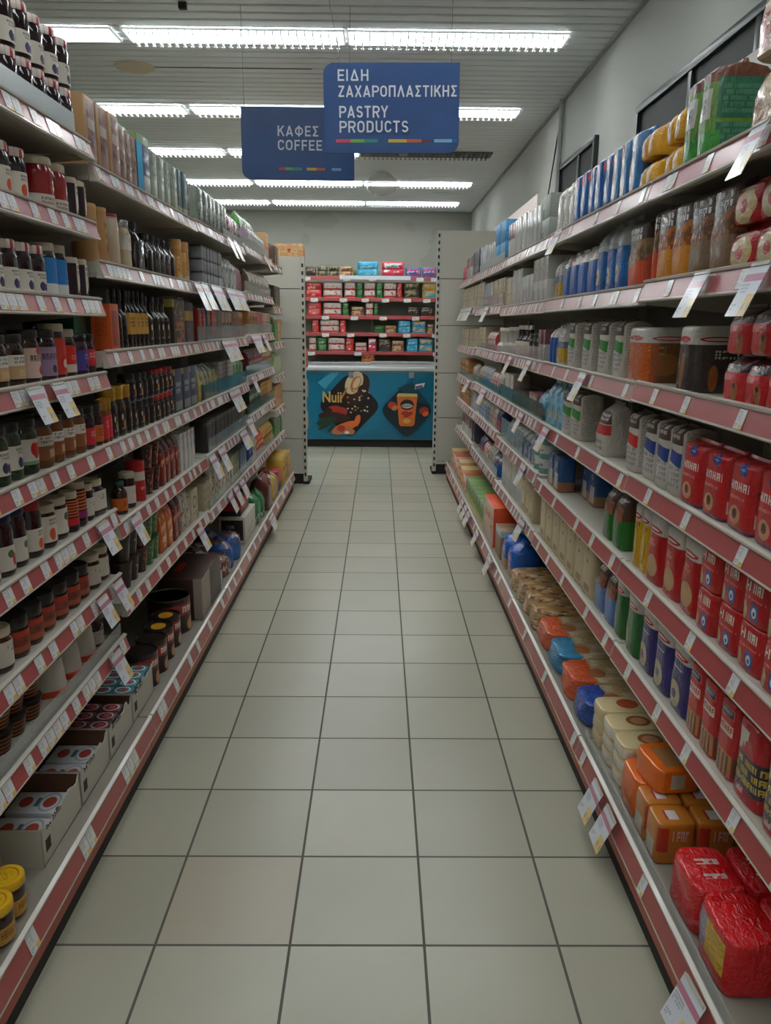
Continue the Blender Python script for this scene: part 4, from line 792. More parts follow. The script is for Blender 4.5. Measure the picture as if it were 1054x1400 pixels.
bag('crumpled', 'crumpled white flour bag with red band', .12, .13, .19, fb('crumpled_paper', (196, 190, 178), ('rect', (84, 56, 46), 0, 1, .6, 1, 'f'), ('rect', (206, 44, 40), 0, 1, .4, .58, 'f'), (T, (206, 196, 190), .2, .9, .64, .78, 2, 5, 'f'), (T, (120, 110, 110), .1, .8, .1, .3, 2, 6, 'f'), rough=.5, bump=.5), 'flour_bag', top='crimp', wr=.035)
bag('skyblue', 'tall light blue crinkled bag', .12, .09, .2, fb('skyblue_film', (106, 168, 200), ('rect', (206, 170, 60), .2, .6, .12, .38, 'f'), ('blot', (150, 200, 220), 0, 1, 0, 1, 5, .52, ''), rough=.15), 'sugar_bag', wr=.03)
bag('almondred', 'red pack with blue oval', .125, .1, .165, fb('almond_red', (200, 30, 34), ('disc', (44, 56, 150), .6, .84, .16, .085, 'f'), ('disc', (150, 170, 210), .6, .84, .09, .02, 'f'), (T, (236, 206, 200), .16, .84, .52, .68, 1, 4.5, 'f'), (T, (226, 130, 120), .2, .75, .42, .48, 1, 12, 'f'), ('disc', (206, 140, 100), .45, .22, .2, .13, 'f'), ('disc', (96, 50, 36), .45, .24, .09, .07, 'f'), ('band', (100, 40, 90), 0, .05, ''), ('rect', (214, 206, 196), .15, .55, .12, .3, 's'), (T, (120, 50, 50), .15, .55, .34, .6, 5, 8, 's')), 'wafer_packet', top='fold', wr=.012)
bag('letter_a', 'red pack with blue square', .11, .11, .105, fb('letter_a_film', (196, 20, 26), (T, (226, 212, 196), .18, .86, .6, .88, 1, 5, 'f'), (T, (226, 130, 110), .2, .9, .49, .55, 1, 14, 'f'), ('rect', (60, 90, 170), .46, .74, .12, .44, 'f'), ('disc', (226, 230, 236), .6, .27, .09, .11, 'f'), ('disc', (60, 90, 170), .6, .25, .04, .05, 'f'), ('disc', (190, 150, 110), .2, .22, .14, .2, 'f')), 'biscuit_packet', top='flat', wr=.008)
def tall(key, desc, c, pic, w=.12): bag(key, desc, w, .1, .215, fb(key+'_film', c, ('band', (206, 200, 192), .68, 1, ''), ('disc', (190, 24, 34), .46, .735, .4, .04, 'f'), ('disc', (230, 200, 200), .46, .735, .3, .014, 'f'), *pic), 'biscuit_bag', top='fold', wr=.014, n=4)
tall('crackerred', 'red biscuit bag with round cracker', (190, 18, 26), (('disc', (196, 150, 100), .5, .24, .3, .15, 'f'), (T, (226, 120, 110), .1, .6, .5, .6, 2, 8, 'f')))
tall('yellowbaby', 'yellow biscuit bag', (222, 172, 24), (('disc', (90, 70, 30), .55, .36, .2, .24, 'f'), ('disc', (214, 180, 70), .55, .36, .15, .2, 'f'), (T, (90, 60, 20), .15, .8, .58, .66, 1, 6, 'f')))
tall('navyring', 'navy biscuit bag with ring cookie', (52, 40, 116), (('ring', (196, 174, 140), .4, .22, .3, .17, .12, 'f'), ('rect', (190, 190, 210), .15, .7, .56, .575, 'f')))
tall('greenwhite', 'green biscuit bag with white top', (30, 106, 44), (('disc', (200, 180, 140), .15, .2, .22, .18, 'f'),))
def short(key, desc, c, top=(84, 54, 44)): bag(key, desc, .11, .1, .195, fb(key+'_film', c, ('band', top, .5, 1, ''), (T, (214, 206, 196), .3, .75, .74, .88, 1, 4, 'f'), ('blot', (150, 90, 70), .1, .9, .48, .72, 5, .5, 'f')), 'biscuit_bag', top='crimp')
short('greenbrownbis', 'brown and green biscuit bag', (40, 116, 40)); short('bluebrownbis', 'brown and blue biscuit bag', (84, 120, 180))
bag('miweri', 'red pack with navy badge and fingers', .12, .1, .18, fb('finger_red', (200, 26, 32), ('rect', (216, 90, 90), .16, .86, .8, .93, 'f'), ('rect', (50, 46, 80), .2, .82, .815, .915, 'f'), (T, (170, 170, 190), .25, .77, .83, .9, 1, 7, 'f'), ('rect', (226, 206, 190), .14, .86, .58, .72, 'f'), (T, (200, 40, 44), .16, .84, .59, .71, 1, 5, 'f'), ('rect', (190, 130, 80), .1, .9, .04, .34, 'f'), ('vstripe', (110, 60, 40), .04, .32, 5, .6, 'f')), 'biscuit_packet', top='flat', wr=.01)
bag('offerpack', 'red wrapped pack with navy offer band', .15, .14, .18, fb('offer_red', (196, 24, 34), ('blot', (206, 190, 180), .0, .5, .1, .9, 3, .5, ''), ('band', (56, 42, 76), .18, .62, ''), (T, (214, 186, 60), 0, 1, .22, .58, 3, 9, '')), 'biscuit_packet', top='flat', wr=.015)
kind('papersugar', 'sugar_pack', 'packet', 'cream paper-wrapped block', .125, .12, .215, lambda w, d, h, s: BRICK(w, d, h, cb('paper_sugar', (196, 178, 142), ('rect', (90, 70, 56), .45, .55, .6, .66, ''), ('rect', (90, 70, 56), .45, .55, .82, .86, ''), ('rect', (150, 130, 100), .3, .8, .1, .22, 'f'), rough=.5, coat=.2), s, .004))
kind('bluepasta', 'salt_pack', 'packet', 'blue and tan pack set back', .115, .08, .15, lambda w, d, h, s: BAG(w, d, h, fb('bluepasta_film', (40, 86, 150), ('band', (160, 110, 76), 0, .3, ''), ('rect', (186, 184, 166), .4, .9, .1, .55, 'f'), (T, (170, 190, 210), .5, .9, .72, .85, 2, 5, 'f')), 'flat', s, .01, 6))
bag('conepouch', 'pale pouch with blue print', .08, .08, .15, fb('cone_film', (176, 178, 176), ('blot', (70, 120, 170), .1, .9, .1, .7, 4, .5, ''), rough=.2), 'decoration_pouch')
bag('redpouch', 'small red and white pouch', .08, .08, .14, fb('redcone_film', (180, 60, 56), ('blot', (216, 206, 200), .1, .9, .3, .9, 4, .5, ''), rough=.2), 'decoration_pouch')
bag('navypouch', 'navy pouch with bright corner', .09, .08, .15, fb('navycone_film', (56, 60, 100), ('blot', (200, 90, 80), .1, .9, .1, .5, 4, .52, ''), rough=.2), 'decoration_pouch')
bag('clearpouch', 'clear pouch of pale sprinkles', .08, .08, .15, fb('clearcone_film', (186, 180, 166), ('blot', (150, 110, 86), .1, .9, .1, .7, 4, .53, ''), rough=.15), 'decoration_pouch')
bag('pinkpouch', 'bright pink-red pouch', .1, .08, .17, fb('pink_film', (206, 60, 84), ('blot', (150, 40, 60), .1, .9, .1, .9, 4, .55, '')), 'decoration_pouch')
# base of the right side
kind('redwrap', 'biscuit_multipack', 'packet', 'large red film-wrapped biscuit pack', .16, .18, .12, lambda w, d, h, s: BAG(w, d, h, fb('red_wrap', (226, 24, 32), ('blot', (230, 90, 90), 0, 1, 0, 1, 2, .68, ''), (T, (236, 190, 186), .3, .42, .2, .8, 1, 4, 't'), (T, (236, 190, 186), .62, .72, .2, .8, 1, 4, 't'), rough=.12, bump=.5), 'flat', s, .022, 5))
kind('redwrap_tag', 'biscuit_multipack', 'packet', 'red film-wrapped pack with yellow tag', .17, .18, .13, lambda w, d, h, s: BAG(w, d, h, fb('red_wrap_tag', (226, 24, 32), ('rect', (226, 176, 40), .35, .85, .25, .85, 'f'), ('rect', (160, 150, 170), .05, .35, .25, .85, 'f'), (T, (236, 190, 186), .3, .42, .2, .8, 1, 4, 't'), rough=.12, bump=.5), 'flat', s, .022, 5))
kind('brownbox', 'biscuit_carton', 'packet', 'golden brown biscuit pack', .085, .1, .115, lambda w, d, h, s: BAG(w, d, h, fb('brown_bis', (196, 122, 44), ('rect', (216, 206, 206), .3, .75, .35, .62, 't'), ('rect', (176, 60, 56), .3, .75, .3, .36, 't'), ('rect', (190, 60, 40), 0, .3, .3, .9, 's'), (T, (220, 190, 170), .3, .8, .5, .85, 1, 7, 's'), ('rect', (206, 196, 176), .2, .8, .1, .5, 'f'), bump=.05), 'flat', s, .004, 7))
kind('orangepack', 'biscuit_packet', 'packet', 'bright orange biscuit pack', .15, .13, .07, lambda w, d, h, s: BAG(w, d, h, fb('orange_bis', (232, 110, 24), ('rect', (170, 120, 70), .2, .85, .25, .75, 't'), ('rect', (120, 130, 190), .55, .8, .6, .85, 't'), ('rect', (206, 196, 180), .3, .6, .2, .8, 's'), bump=.1), 'flat', s, .008, 5))
kind('creamflow', 'biscuit_packet', 'packet', 'cream biscuit pack', .13, .2, .045, lambda w, d, h, s: BAG(w, d, h, fb('cream_bis', (214, 196, 150), ('disc', (150, 92, 56), .5, .58, .3, .22, 't'), ('disc', (190, 140, 96), .5, .58, .2, .14, 't'), ('rect', (226, 220, 206), .0, 1, .2, .8, 'f'), bump=.1), 'flat', s, .008, 5))
kind('creamred', 'biscuit_packet', 'packet', 'cream pack, red picture', .13, .2, .045, lambda w, d, h, s: BAG(w, d, h, fb('creamred_bis', (214, 196, 150), ('disc', (190, 80, 56), .5, .58, .3, .2, 't'), bump=.1), 'flat', s, .008, 5))
def lying(key, desc, c): kind(key, 'biscuit_bag', 'packet', desc, .16, .25, .085, lambda w, d, h, s: BAG(w, d, h, fb(key+'_film', (206, 180, 130), ('blot', (222, 206, 170), 0, 1, .4, 1, 4, .56, 't'), ('front', c, .36, ''), ('disc', (186, 116, 70), .62, .42, .2, .11, 't'), ('rect', (90, 50, 36), .2, .8, .86, .97, 't'), rough=.14, bump=.7), 'flat', s, .03, 4))
lying('lieorange', 'orange and cream cookie bag lying flat', (226, 92, 36)); lying('lieteal', 'teal and cream cookie bag lying flat', (40, 140, 186)); lying('lieblue', 'royal blue and cream cookie bag lying flat', (32, 76, 170))
kind('liegold', 'biscuit_bag', 'packet', 'clear bag of golden cookies lying flat', .15, .25, .09, lambda w, d, h, s: BAG(w, d, h, fb('liegold_film', (196, 150, 92), ('blot', (222, 190, 140), 0, 1, 0, 1, 4, .55, ''), ('blot', (150, 100, 60), 0, 1, 0, 1, 5, .6, ''), rough=.12, bump=.9), 'flat', s, .035, 4))
bag('bluebase', 'bright blue bag of sticks', .17, .16, .2, fb('blue_base', (26, 96, 186), ('band', (170, 130, 86), 0, .3, ''), ('blot', (206, 120, 150), .3, .8, .5, .8, 5, .58, ''), rough=.16), 'snack_bag', top='gather', wr=.02)
# packs on the wall unit behind the freezer
def multi(key, desc, m, name='toast_multipack', layers=2): kind(key, name, 'packet', desc, .2, .16, .18, lambda w, d, h, s: MULTI(w, d, h, m, layers, s))
multi('mwhite', 'white and red two-layer multipack', fb('m_white', (206, 186, 176), ('rect', (190, 44, 48), .05, .95, .02, .14, 'f'), ('rect', (190, 44, 48), .05, .95, .5, .62, 'f'), ('blot', (150, 66, 56), .2, .8, .15, .95, 5, .56, 'f')))
multi('mred', 'bright red multipack', fb('m_red', (200, 40, 40), ('blot', (226, 180, 160), .1, .6, .1, .9, 4, .54, 'f')))
multi('mgreen', 'green multipack', fb('m_green', (44, 110, 46), ('blot', (150, 180, 130), .2, .8, .2, .8, 4, .58, 'f')))
multi('mcyan', 'cyan multipack', fb('m_cyan', (44, 160, 196), ('blot', (140, 200, 220), .1, .9, .1, .9, 4, .55, 'f')))
multi('mcyantan', 'cyan and tan multipack', fb('m_cyantan', (54, 146, 170), ('blot', (196, 150, 106), .1, .9, .1, .9, 3, .5, 'f')))
multi('molive', 'olive and brown multipack', fb('m_olive', (120, 110, 66), ('blot', (60, 56, 40), .05, .95, .05, .95, 4, .5, 'f')))
multi('mtan', 'tan multipack', fb('m_tan', (186, 146, 106), ('blot', (120, 70, 50), .1, .9, .1, .9, 4, .52, 'f')))
multi('mpink', 'red and white multipack with teal arc', fb('m_pink', (200, 50, 76), ('blot', (226, 220, 216), .1, .9, .3, .9, 3, .5, 'f'), ('blot', (90, 170, 160), .2, .8, .6, .9, 4, .56, 'f')))
multi('mblue', 'blue and red flat multipack', fb('m_blue', (80, 96, 156), ('blot', (190, 60, 80), .1, .9, .1, .9, 4, .52, 'f'), ('blot', (200, 200, 210), .1, .9, .4, .9, 5, .58, 'f')), layers=1)
multi('mdark', 'dark multipack', fb('m_dark', (54, 48, 44), ('blot', (150, 120, 90), .1, .9, .4, .9, 4, .54, 'f')), layers=1)
multi('morange', 'orange pack', fb('m_orange', (206, 130, 62), ('blot', (150, 70, 40), .1, .9, .2, .9, 4, .55, 'f')), layers=1)
multi('mgold', 'gold and teal multipack', fb('m_gold', (190, 150, 76), ('blot', (70, 140, 160), .1, .9, .05, .5, 3, .5, 'f')))

# ------------------------------------------------------------------ what stands on which shelf: (shelf, kind, distances down the aisle in metres, options)
RUNS = [
 ('L1.1', 'jam_berry', [1.9, 1.985, 2.07, 2.155, 2.24, 2.325, 2.408], {'st': 2}),
 ('L1.2', 'jam_orange', [1.9, 1.985, 2.07], {}),
 ('L1.2', 'red_large', [2.225, 2.325], {}),
 ('L1.2', 'slant', [2.4, 2.462], {}),
 ('L1.3', 'jam_berry', [1.89, 1.97, 2.05, 2.13], {}),
 ('L1.3', 'blue', [2.212, 2.285], {}),
 ('L1.3', 'slant', [2.365, 2.435], {}),
 ('L1.4', 'honeytan', [1.87, 1.96], {}),
 ('L1.4', 'strawpink', [2.055], {}),
 ('L1.4', 'lavender', [2.145], {}),
 ('L1.4', 'redtall', [2.225], {}),
 ('L1.4', 'redbeige', [2.3], {}),
 ('L1.4', 'purple', [2.38], {}),
 ('L1.4', 'pinkdark', [2.452], {}),
 ('L1.5', 'plum', [1.82, 1.9], {}),
 ('L1.5', 'heart', [1.98], {}),
 ('L1.5', 'brownwide', [2.075], {}),
 ('L1.5', 'brownlab', [2.16, 2.237, 2.315], {}),
 ('L1.5', 'redlab', [2.392], {}),
 ('L1.5', 'orangelab', [2.463], {}),
 ('L1.6', 'bluelid', [1.8, 1.88], {}),
 ('L1.6', 'redlidfruit', [1.962], {}),
 ('L1.6', 'whitepeach', [2.05], {}),
 ('L1.6', 'whitefruit', [2.138], {}),
 ('L1.6', 'striped', [2.21], {}),
 ('L1.6', 'striped2', [2.276], {}),
 ('L1.6', 'whitesmall', [2.344], {}),
 ('L1.6', 'square', [2.42], {}),
 ('L1.7', 'spread_white', [1.74], {}),
 ('L1.7', 'spread', [1.83, 1.915, 2.0, 2.085, 2.17, 2.255], {}),
 ('L1.7', 'spread_white', [2.345, 2.43], {}),
 ('L1.8', 'stripecup', [1.74, 1.825, 1.91], {'st': 2, 'set': 0.05}),
 ('L1.8', 'tubdown', [2.06, 2.18, 2.3], {'set': 0.045}),
 ('L1.8', 'darkwhite', [2.395], {'set': 0.05}),
 ('L1.2', 'jam_orange', [2.02, 2.11, 2.2], {'set': 0.12, 'row': 'second row'}),
 ('L1.4', 'honeytan', [2.0, 2.1], {'set': 0.12, 'row': 'second row'}),
 ('L1.5', 'brownlab', [1.95, 2.04, 2.12, 2.2], {'set': 0.12, 'row': 'second row'}),
 ('L1.6', 'redlidfruit', [1.86, 1.95, 2.04, 2.13, 2.22], {'set': 0.12, 'row': 'second row'}),
 ('L1.7', 'spread', [1.77, 1.86, 1.95, 2.04, 2.13, 2.22], {'set': 0.12, 'row': 'second row'}),
 ('L1.1', 'jam_berry', [1.22, 1.305, 1.39, 1.475, 1.56, 1.645, 1.73, 1.815], {'st': 2}),
 ('L1.2', 'jam_orange', [1.22, 1.305, 1.39, 1.475, 1.56, 1.645, 1.73, 1.815], {}),
 ('L1.3', 'jam_berry', [1.234, 1.316, 1.398, 1.48, 1.562, 1.644, 1.726, 1.808], {}),
 ('L1.4', 'honeytan', [1.24, 1.33, 1.42, 1.51, 1.6, 1.69, 1.78], {}),
 ('L1.5', 'plum', [1.26, 1.34, 1.42, 1.5, 1.58, 1.66, 1.74], {}),
 ('L1.6', 'bluelid', [1.24, 1.32, 1.4, 1.48, 1.56, 1.64, 1.72], {}),
 ('L1.7', 'spread_white', [1.23, 1.315, 1.4, 1.485, 1.57, 1.655], {}),
 ('L1.8', 'stripecup', [1.23, 1.315, 1.4, 1.485, 1.57, 1.655], {'st': 2, 'set': 0.05}),
 ('L2.1', 'coffeebox', [2.564, 2.667, 2.77], {'w': 0.096}),
 ('L2.1', 'coffeebrown', [2.855, 2.923, 2.991], {'w': 0.064}),
 ('L2.1', 'bluebox', [3.103], {'w': 0.152}),
 ('L2.1', 'greentall', [3.099], {'set': 0.11, 'row': 'behind', 'w': 0.18}),
 ('L2.1', 'greybox', [3.242, 3.341, 3.441, 3.541], {'w': 0.096}),
 ('L2.1', 'tealbox', [3.633, 3.719], {'w': 0.08}),
 ('L2.1', 'greyfilm', [3.768, 3.78, 3.792], {'w': 0.008}),
 ('L2.2', 'kraftcan', [2.534, 2.617], {'set': 0.02, 'w': 0.08}),
 ('L2.2', 'latte', [2.752], {'w': 0.152}),
 ('L2.2', 'latte2', [2.877], {'w': 0.084}),
 ('L2.2', 'coffeesq', [3.008], {'w': 0.168}),
 ('L2.2', 'coffeerd', [3.154, 3.235, 3.317, 3.398, 3.479], {'w': 0.076}),
 ('L2.2', 'yellowbox', [3.545], {'h': 0.1, 'w': 0.045}),
 ('L2.2', 'woodcan', [3.675], {'h': 0.125, 'desc': 'lower tan canister'}),
 ('L2.2', 'woodcan', [3.61, 3.74], {'h': 0.175, 'desc': 'taller tan canister'}),
 ('L2.3', 'orangebox', [2.658], {'w': 0.084}),
 ('L2.3', 'greenbox_deep', [2.545], {'set': 0.098, 'row': 'behind'}),
 ('L2.3', 'blackbottle', [2.53, 2.61, 2.69], {'set': 0.2, 'row': 'behind', 'h': 0.2}),
 ('L2.3', 'blackbottle', [2.73, 2.786], {'h': 0.2, 'w': 0.052}),
 ('L2.3', 'goldlabel', [2.838, 2.886, 2.934, 2.983, 3.031], {'w': 0.044}),
 ('L2.3', 'darkjug', [3.097, 3.181, 3.264, 3.348], {'w': 0.08}),
 ('L2.3', 'tea_tin_yellow', [3.517], {'w': 0.2}),
 ('L2.3', 'tea_tin_purple', [3.723], {'w': 0.144}),
 ('L2.4', 'goldamber', [2.514, 2.558], {'w': 0.04}),
 ('L2.4', 'goldtall', [2.617, 2.691, 2.765], {'w': 0.068}),
 ('L2.4', 'coffee', [2.837, 2.908, 2.978, 3.049], {'st': 2, 'w': 0.064}),
 ('L2.4', 'coffeered', [3.121, 3.194, 3.267, 3.341], {'st': 2, 'w': 0.068}),
 ('L2.4', 'navybox', [3.447, 3.585, 3.723], {'w': 0.132}),
 ('L2.5', 'tealcap', [2.654], {'w': 0.108}),
 ('L2.5', 'whitesmall', [2.753], {'h': 0.13, 'w': 0.08}),
 ('L2.5', 'redcan', [2.871], {'w': 0.144}),
 ('L2.5', 'redbrowncup', [2.987, 3.07], {'st': 2, 'w': 0.076}),
 ('L2.5', 'redsnack', [3.151, 3.228, 3.306, 3.384], {'w': 0.072}),
 ('L2.5', 'slimwhite', [3.458, 3.529, 3.6, 3.671], {'h': 0.17, 'w': 0.064}),
 ('L2.6', 'browncup', [2.65, 2.745], {'st': 2, 'w': 0.092}),
 ('L2.6', 'redbrowncup', [2.841], {'st': 2, 'w': 0.092}),
 ('L2.6', 'greencup', [2.93, 3.013], {'st': 2, 'w': 0.08}),
 ('L2.6', 'orangesnack', [3.101, 3.193], {'w': 0.088}),
 ('L2.6', 'redsnack', [3.278, 3.354], {'h': 0.2, 'w': 0.072}),
 ('L2.6', 'whitesnack', [3.435, 3.518], {'w': 0.08}),
 ('L2.6', 'ringbox', [3.628], {'w': 0.132}),
 ('L3.1', 'greyfilm', [4.066, 4.171, 4.275, 4.379, 4.484, 4.588, 4.693], {'w': 0.1}),
 ('L3.1', 'wine', [4.801, 4.912, 5.024], {'w': 0.108}),
 ('L3.1', 'greypurple', [5.086, 5.098, 5.11, 5.122], {'w': 0.008}),
 ('L3.2', 'greytin', [4.038, 4.105, 4.171, 4.238, 4.305, 4.371, 4.438, 4.505], {'st': 3, 'w': 0.052}),
 ('L3.2', 'silverbag', [4.596, 4.711, 4.826, 4.942], {'w': 0.112}),
 ('L3.2', 'wineslim', [5.015, 5.047, 5.08, 5.112], {'w': 0.028}),
 ('L3.3', 'brickred', [3.941, 4.024], {'w': 0.076}),
 ('L3.3', 'brickblue', [4.118], {'w': 0.1}),
 ('L3.3', 'brickred', [4.208, 4.283], {'desc': 'light red vacuum coffee brick', 'w': 0.072}),
 ('L3.3', 'brickolive', [4.361, 4.442], {'w': 0.076}),
 ('L3.3', 'bricktan', [4.531, 4.627, 4.724], {'w': 0.092}),
 ('L3.3', 'brickgold', [4.802, 4.861, 4.921, 4.98, 5.039, 5.098], {'w': 0.056}),
 ('L3.4', 'tealpouch', [3.888, 3.985, 4.081, 4.177, 4.274], {'w': 0.092}),
 ('L3.4', 'greytartan', [4.374, 4.478, 4.582, 4.687], {'w': 0.1}),
 ('L3.4', 'greenbag', [4.787, 4.885, 4.982, 5.079], {'w': 0.092}),
 ('L3.5', 'blackbox', [4.007, 4.119, 4.232, 4.345, 4.458, 4.571, 4.683, 4.796, 4.909], {'w': 0.108}),
 ('L3.5', 'olivebox', [4.992, 5.047, 5.101], {'w': 0.048}),
 ('L3.6', 'ringbox', [3.854, 3.919, 3.984], {'w': 0.06}),
 ('L3.6', 'whitesnack', [4.07, 4.178, 4.286, 4.394, 4.502], {'w': 0.104}),
 ('L3.6', 'sagebox', [4.606, 4.706, 4.806], {'w': 0.096}),
 ('L3.6', 'slateblue', [4.901, 4.992, 5.083], {'w': 0.084}),
 ('L4.1', 'greypurple', [5.545, 5.633, 5.721, 5.81], {'w': 0.084}),
 ('L4.1', 'greentea', [5.616, 5.726, 5.835, 5.944, 6.054, 6.163], {'set': 0.1, 'h': 0.26, 'row': 'back row', 'w': 0.104}),
 ('L4.1', 'silverbag', [5.904, 6.005, 6.106, 6.207], {'desc': 'silver pouch behind steel guard', 'h': 0.15, 'w': 0.096}),
 ('L4.1', 'tanbox', [6.28, 6.325, 6.37, 6.415], {'w': 0.04}),
 ('L4.2', 'brownpouch', [5.483, 5.559, 5.636, 5.712, 5.789, 5.865, 5.941, 6.018, 6.094, 6.171, 6.247, 6.323, 6.4], {'w': 0.072}),
 ('L4.3', 'brickgold', [5.436, 5.524, 5.613, 5.702], {'w': 0.084}),
 ('L4.3', 'brickred', [5.794, 5.891, 5.987], {'w': 0.092}),
 ('L4.3', 'bricktan', [6.064, 6.122, 6.179, 6.237, 6.294, 6.352, 6.409], {'w': 0.052}),
 ('L4.4', 'winetea', [5.38, 5.461, 5.542, 5.622, 5.703, 5.784, 5.864, 5.945], {'w': 0.076}),
 ('L4.4', 'creamtea', [6.018, 6.082, 6.147, 6.212, 6.276, 6.341, 6.406], {'w': 0.06}),
 ('L4.5', 'greenscript', [5.334, 5.423, 5.512, 5.601, 5.69, 5.779], {'w': 0.084}),
 ('L4.5', 'yellowbox', [5.867, 5.955, 6.042, 6.13], {'w': 0.084}),
 ('L4.5', 'tanbox', [6.218, 6.306, 6.394], {'h': 0.17, 'w': 0.084}),
 ('L4.6', 'bluebagsmall', [5.271, 5.366], {'w': 0.088}),
 ('L4.6', 'whitesnack', [5.455, 5.539], {'w': 0.08}),
 ('L4.6', 'redbagsmall', [5.622, 5.705, 5.787, 5.869], {'w': 0.076}),
 ('L4.6', 'yellowbagsmall', [5.954, 6.042, 6.13, 6.218, 6.306, 6.394], {'w': 0.084}),
 ('L5.1', 'brickdark', [6.851, 6.931, 7.012], {'h': 0.18, 'w': 0.076}),
 ('L5.1', 'tanbox', [7.059, 7.071, 7.084], {'w': 0.008}),
 ('L5.2', 'brickdark', [6.777, 6.834, 6.891, 6.948, 7.005, 7.062], {'h': 0.19, 'w': 0.052}),
 ('L5.3', 'greentea', [6.744, 6.841], {'h': 0.21, 'w': 0.092}),
 ('L5.3', 'tanbox', [6.923, 6.99, 7.057], {'w': 0.06}),
 ('L5.4', 'limetea', [6.691, 6.779, 6.868, 6.957, 7.046], {'w': 0.084}),
 ('L5.5', 'tanbox', [6.645, 6.744, 6.843, 6.942, 7.041], {'w': 0.092}),
 ('L5.6', 'greentea', [6.602, 6.703, 6.805, 6.907, 7.008], {'w': 0.096}),
 ('R1.1', 'cookiebag_yellow', [1.57, 1.75], {'set': 0.03}),
 ('R1.1', 'cookiebag_red', [1.57, 1.75], {'set': 0.03, 'z': 0.148}),
 ('R1.1', 'greenbrown', [2.079, 2.169], {'w': 0.084}),
 ('R1.1', 'yellowbis', [2.244, 2.307], {'st': 2, 'w': 0.056}),
 ('R1.1', 'bluefilmbag', [2.244, 2.307], {'set': 0.13, 'row': 'behind', 'w': 0.056}),
 ('R1.2', 'ringred', [1.542, 1.669, 1.796], {'st': 2, 'w': 0.124}),
 ('R1.2', 'brownrusk', [1.922, 2.046], {'w': 0.12}),
 ('R1.2', 'orangerusk', [2.166, 2.281], {'w': 0.108}),
 ('R1.2', 'redrusk', [2.348], {'w': -0.02}),
 ('R1.3', 'waferred', [1.447, 1.554, 1.661, 1.768], {'st': 2, 'w': 0.1}),
 ('R1.3', 'darkpack', [2.045], {'w': 0.11, 'd': 0.2, 'set': 0.02}),
 ('R2.3', 'oakpack', [2.462], {'w': 0.21, 'd': 0.2, 'set': 0.03}),
 ('R1.4', 'almondred', [1.403, 1.538, 1.672, 1.807, 1.941], {'w': 0.128}),
 ('R1.4', 'whiteblue', [2.056, 2.151], {'w': 0.092}),
 ('R1.4', 'whiteblue', [2.285], {'set': 0.035}),
 ('R1.5', 'letter_a', [1.323, 1.435, 1.548, 1.661, 1.774], {'st': 2, 'w': 0.108}),
 ('R1.5', 'crackerred', [1.892, 2.016, 2.141], {'w': 0.12}),
 ('R1.5', 'yellowbaby', [2.237, 2.304], {'w': 0.064}),
 ('R1.6', 'offerpack', [1.362, 1.489], {'w': 0.12}),
 ('R1.6', 'miweri', [1.598, 1.691, 1.784], {'w': 0.088}),
 ('R1.6', 'navyring', [1.894, 2.021, 2.148], {'w': 0.124}),
 ('R1.6', 'greenwhite', [2.274], {'w': 0.12}),
 ('R1.2', 'ringred', [1.125, 1.25, 1.375], {'st': 2, 'w': 0.12}),
 ('R1.3', 'waferred', [1.09, 1.2, 1.31], {'st': 2, 'w': 0.104}),
 ('R1.4', 'almondred', [1.1, 1.23], {'w': 0.124}),
 ('R1.5', 'letter_a', [1.1, 1.215], {'st': 2, 'w': 0.108}),
 ('R1.6', 'offerpack', [1.1], {}),
 ('R2.1', 'yellowbis', [2.461, 2.527], {'st': 2, 'w': 0.06}),
 ('R2.1', 'bluefilmbag', [2.461, 2.527], {'set': 0.13, 'row': 'behind', 'w': 0.06}),
 ('R2.1', 'bluecookie', [2.611, 2.712, 2.814], {'w': 0.096}),
 ('R2.1', 'bluedark', [2.917, 3.022, 3.126, 3.231, 3.336], {'w': 0.1}),
 ('R2.1', 'clearnut', [3.438, 3.538, 3.638], {'w': 0.096}),
 ('R2.2', 'redrusk', [2.546], {'w': 0.14}),
 ('R2.2', 'blueflour', [2.685, 2.802, 2.92], {'w': 0.112}),
 ('R2.2', 'bluewhite', [3.047, 3.183, 3.319, 3.456], {'w': 0.132}),
 ('R2.2', 'clearyellow', [3.565, 3.647], {'w': 0.076}),
 ('R2.3', 'whitegreen', [2.66, 2.83, 3.06, 3.3], {'set': 0.03}),
 ('R2.3', 'clearyellow', [3.507], {'desc': 'clear and blue bag with yellow base', 'w': 0.14}),
 ('R2.3', 'bluewhite', [3.606, 3.661], {'h': 0.17, 'w': 0.048}),
 ('R2.4', 'whitered', [2.44], {'set': 0.03}),
 ('R2.4', 'crumpled', [2.745], {'set': 0.02}),
 ('R2.4', 'whitegreen', [3.156, 3.31], {'h': 0.19, 'w': 0.148}),
 ('R2.4', 'skyblue', [3.437, 3.538, 3.638], {'w': 0.096}),
 ('R2.5', 'greenbrownbis', [2.504, 2.616], {'w': 0.108}),
 ('R2.5', 'bluepasta', [3.13, 3.25], {'set': 0.11}),
 ('R2.5', 'bluepasta', [3.43, 3.55], {'set': 0.03}),
 ('R2.6', 'greenwhite', [2.41], {'w': 0.092}),
 ('R2.6', 'bluebrownbis', [2.522, 2.651], {'w': 0.124}),
 ('R2.6', 'papersugar', [2.804, 2.94, 3.076, 3.212, 3.348, 3.484, 3.62], {'set': 0.026, 'w': 0.132}),
 ('R3.1', 'greycarton', [3.943], {'st': 2, 'w': 0.17, 'h': 0.105}),
 ('R3.1', 'whitecarton', [4.114, 4.218, 4.322], {'h': 0.19, 'w': 0.1}),
 ('R3.1', 'slimwhite', [4.41, 4.484, 4.557, 4.631, 4.704, 4.778], {'w': 0.068}),
 ('R3.1', 'slimwine', [4.837, 4.882, 4.926, 4.971, 5.016], {'w': 0.04}),
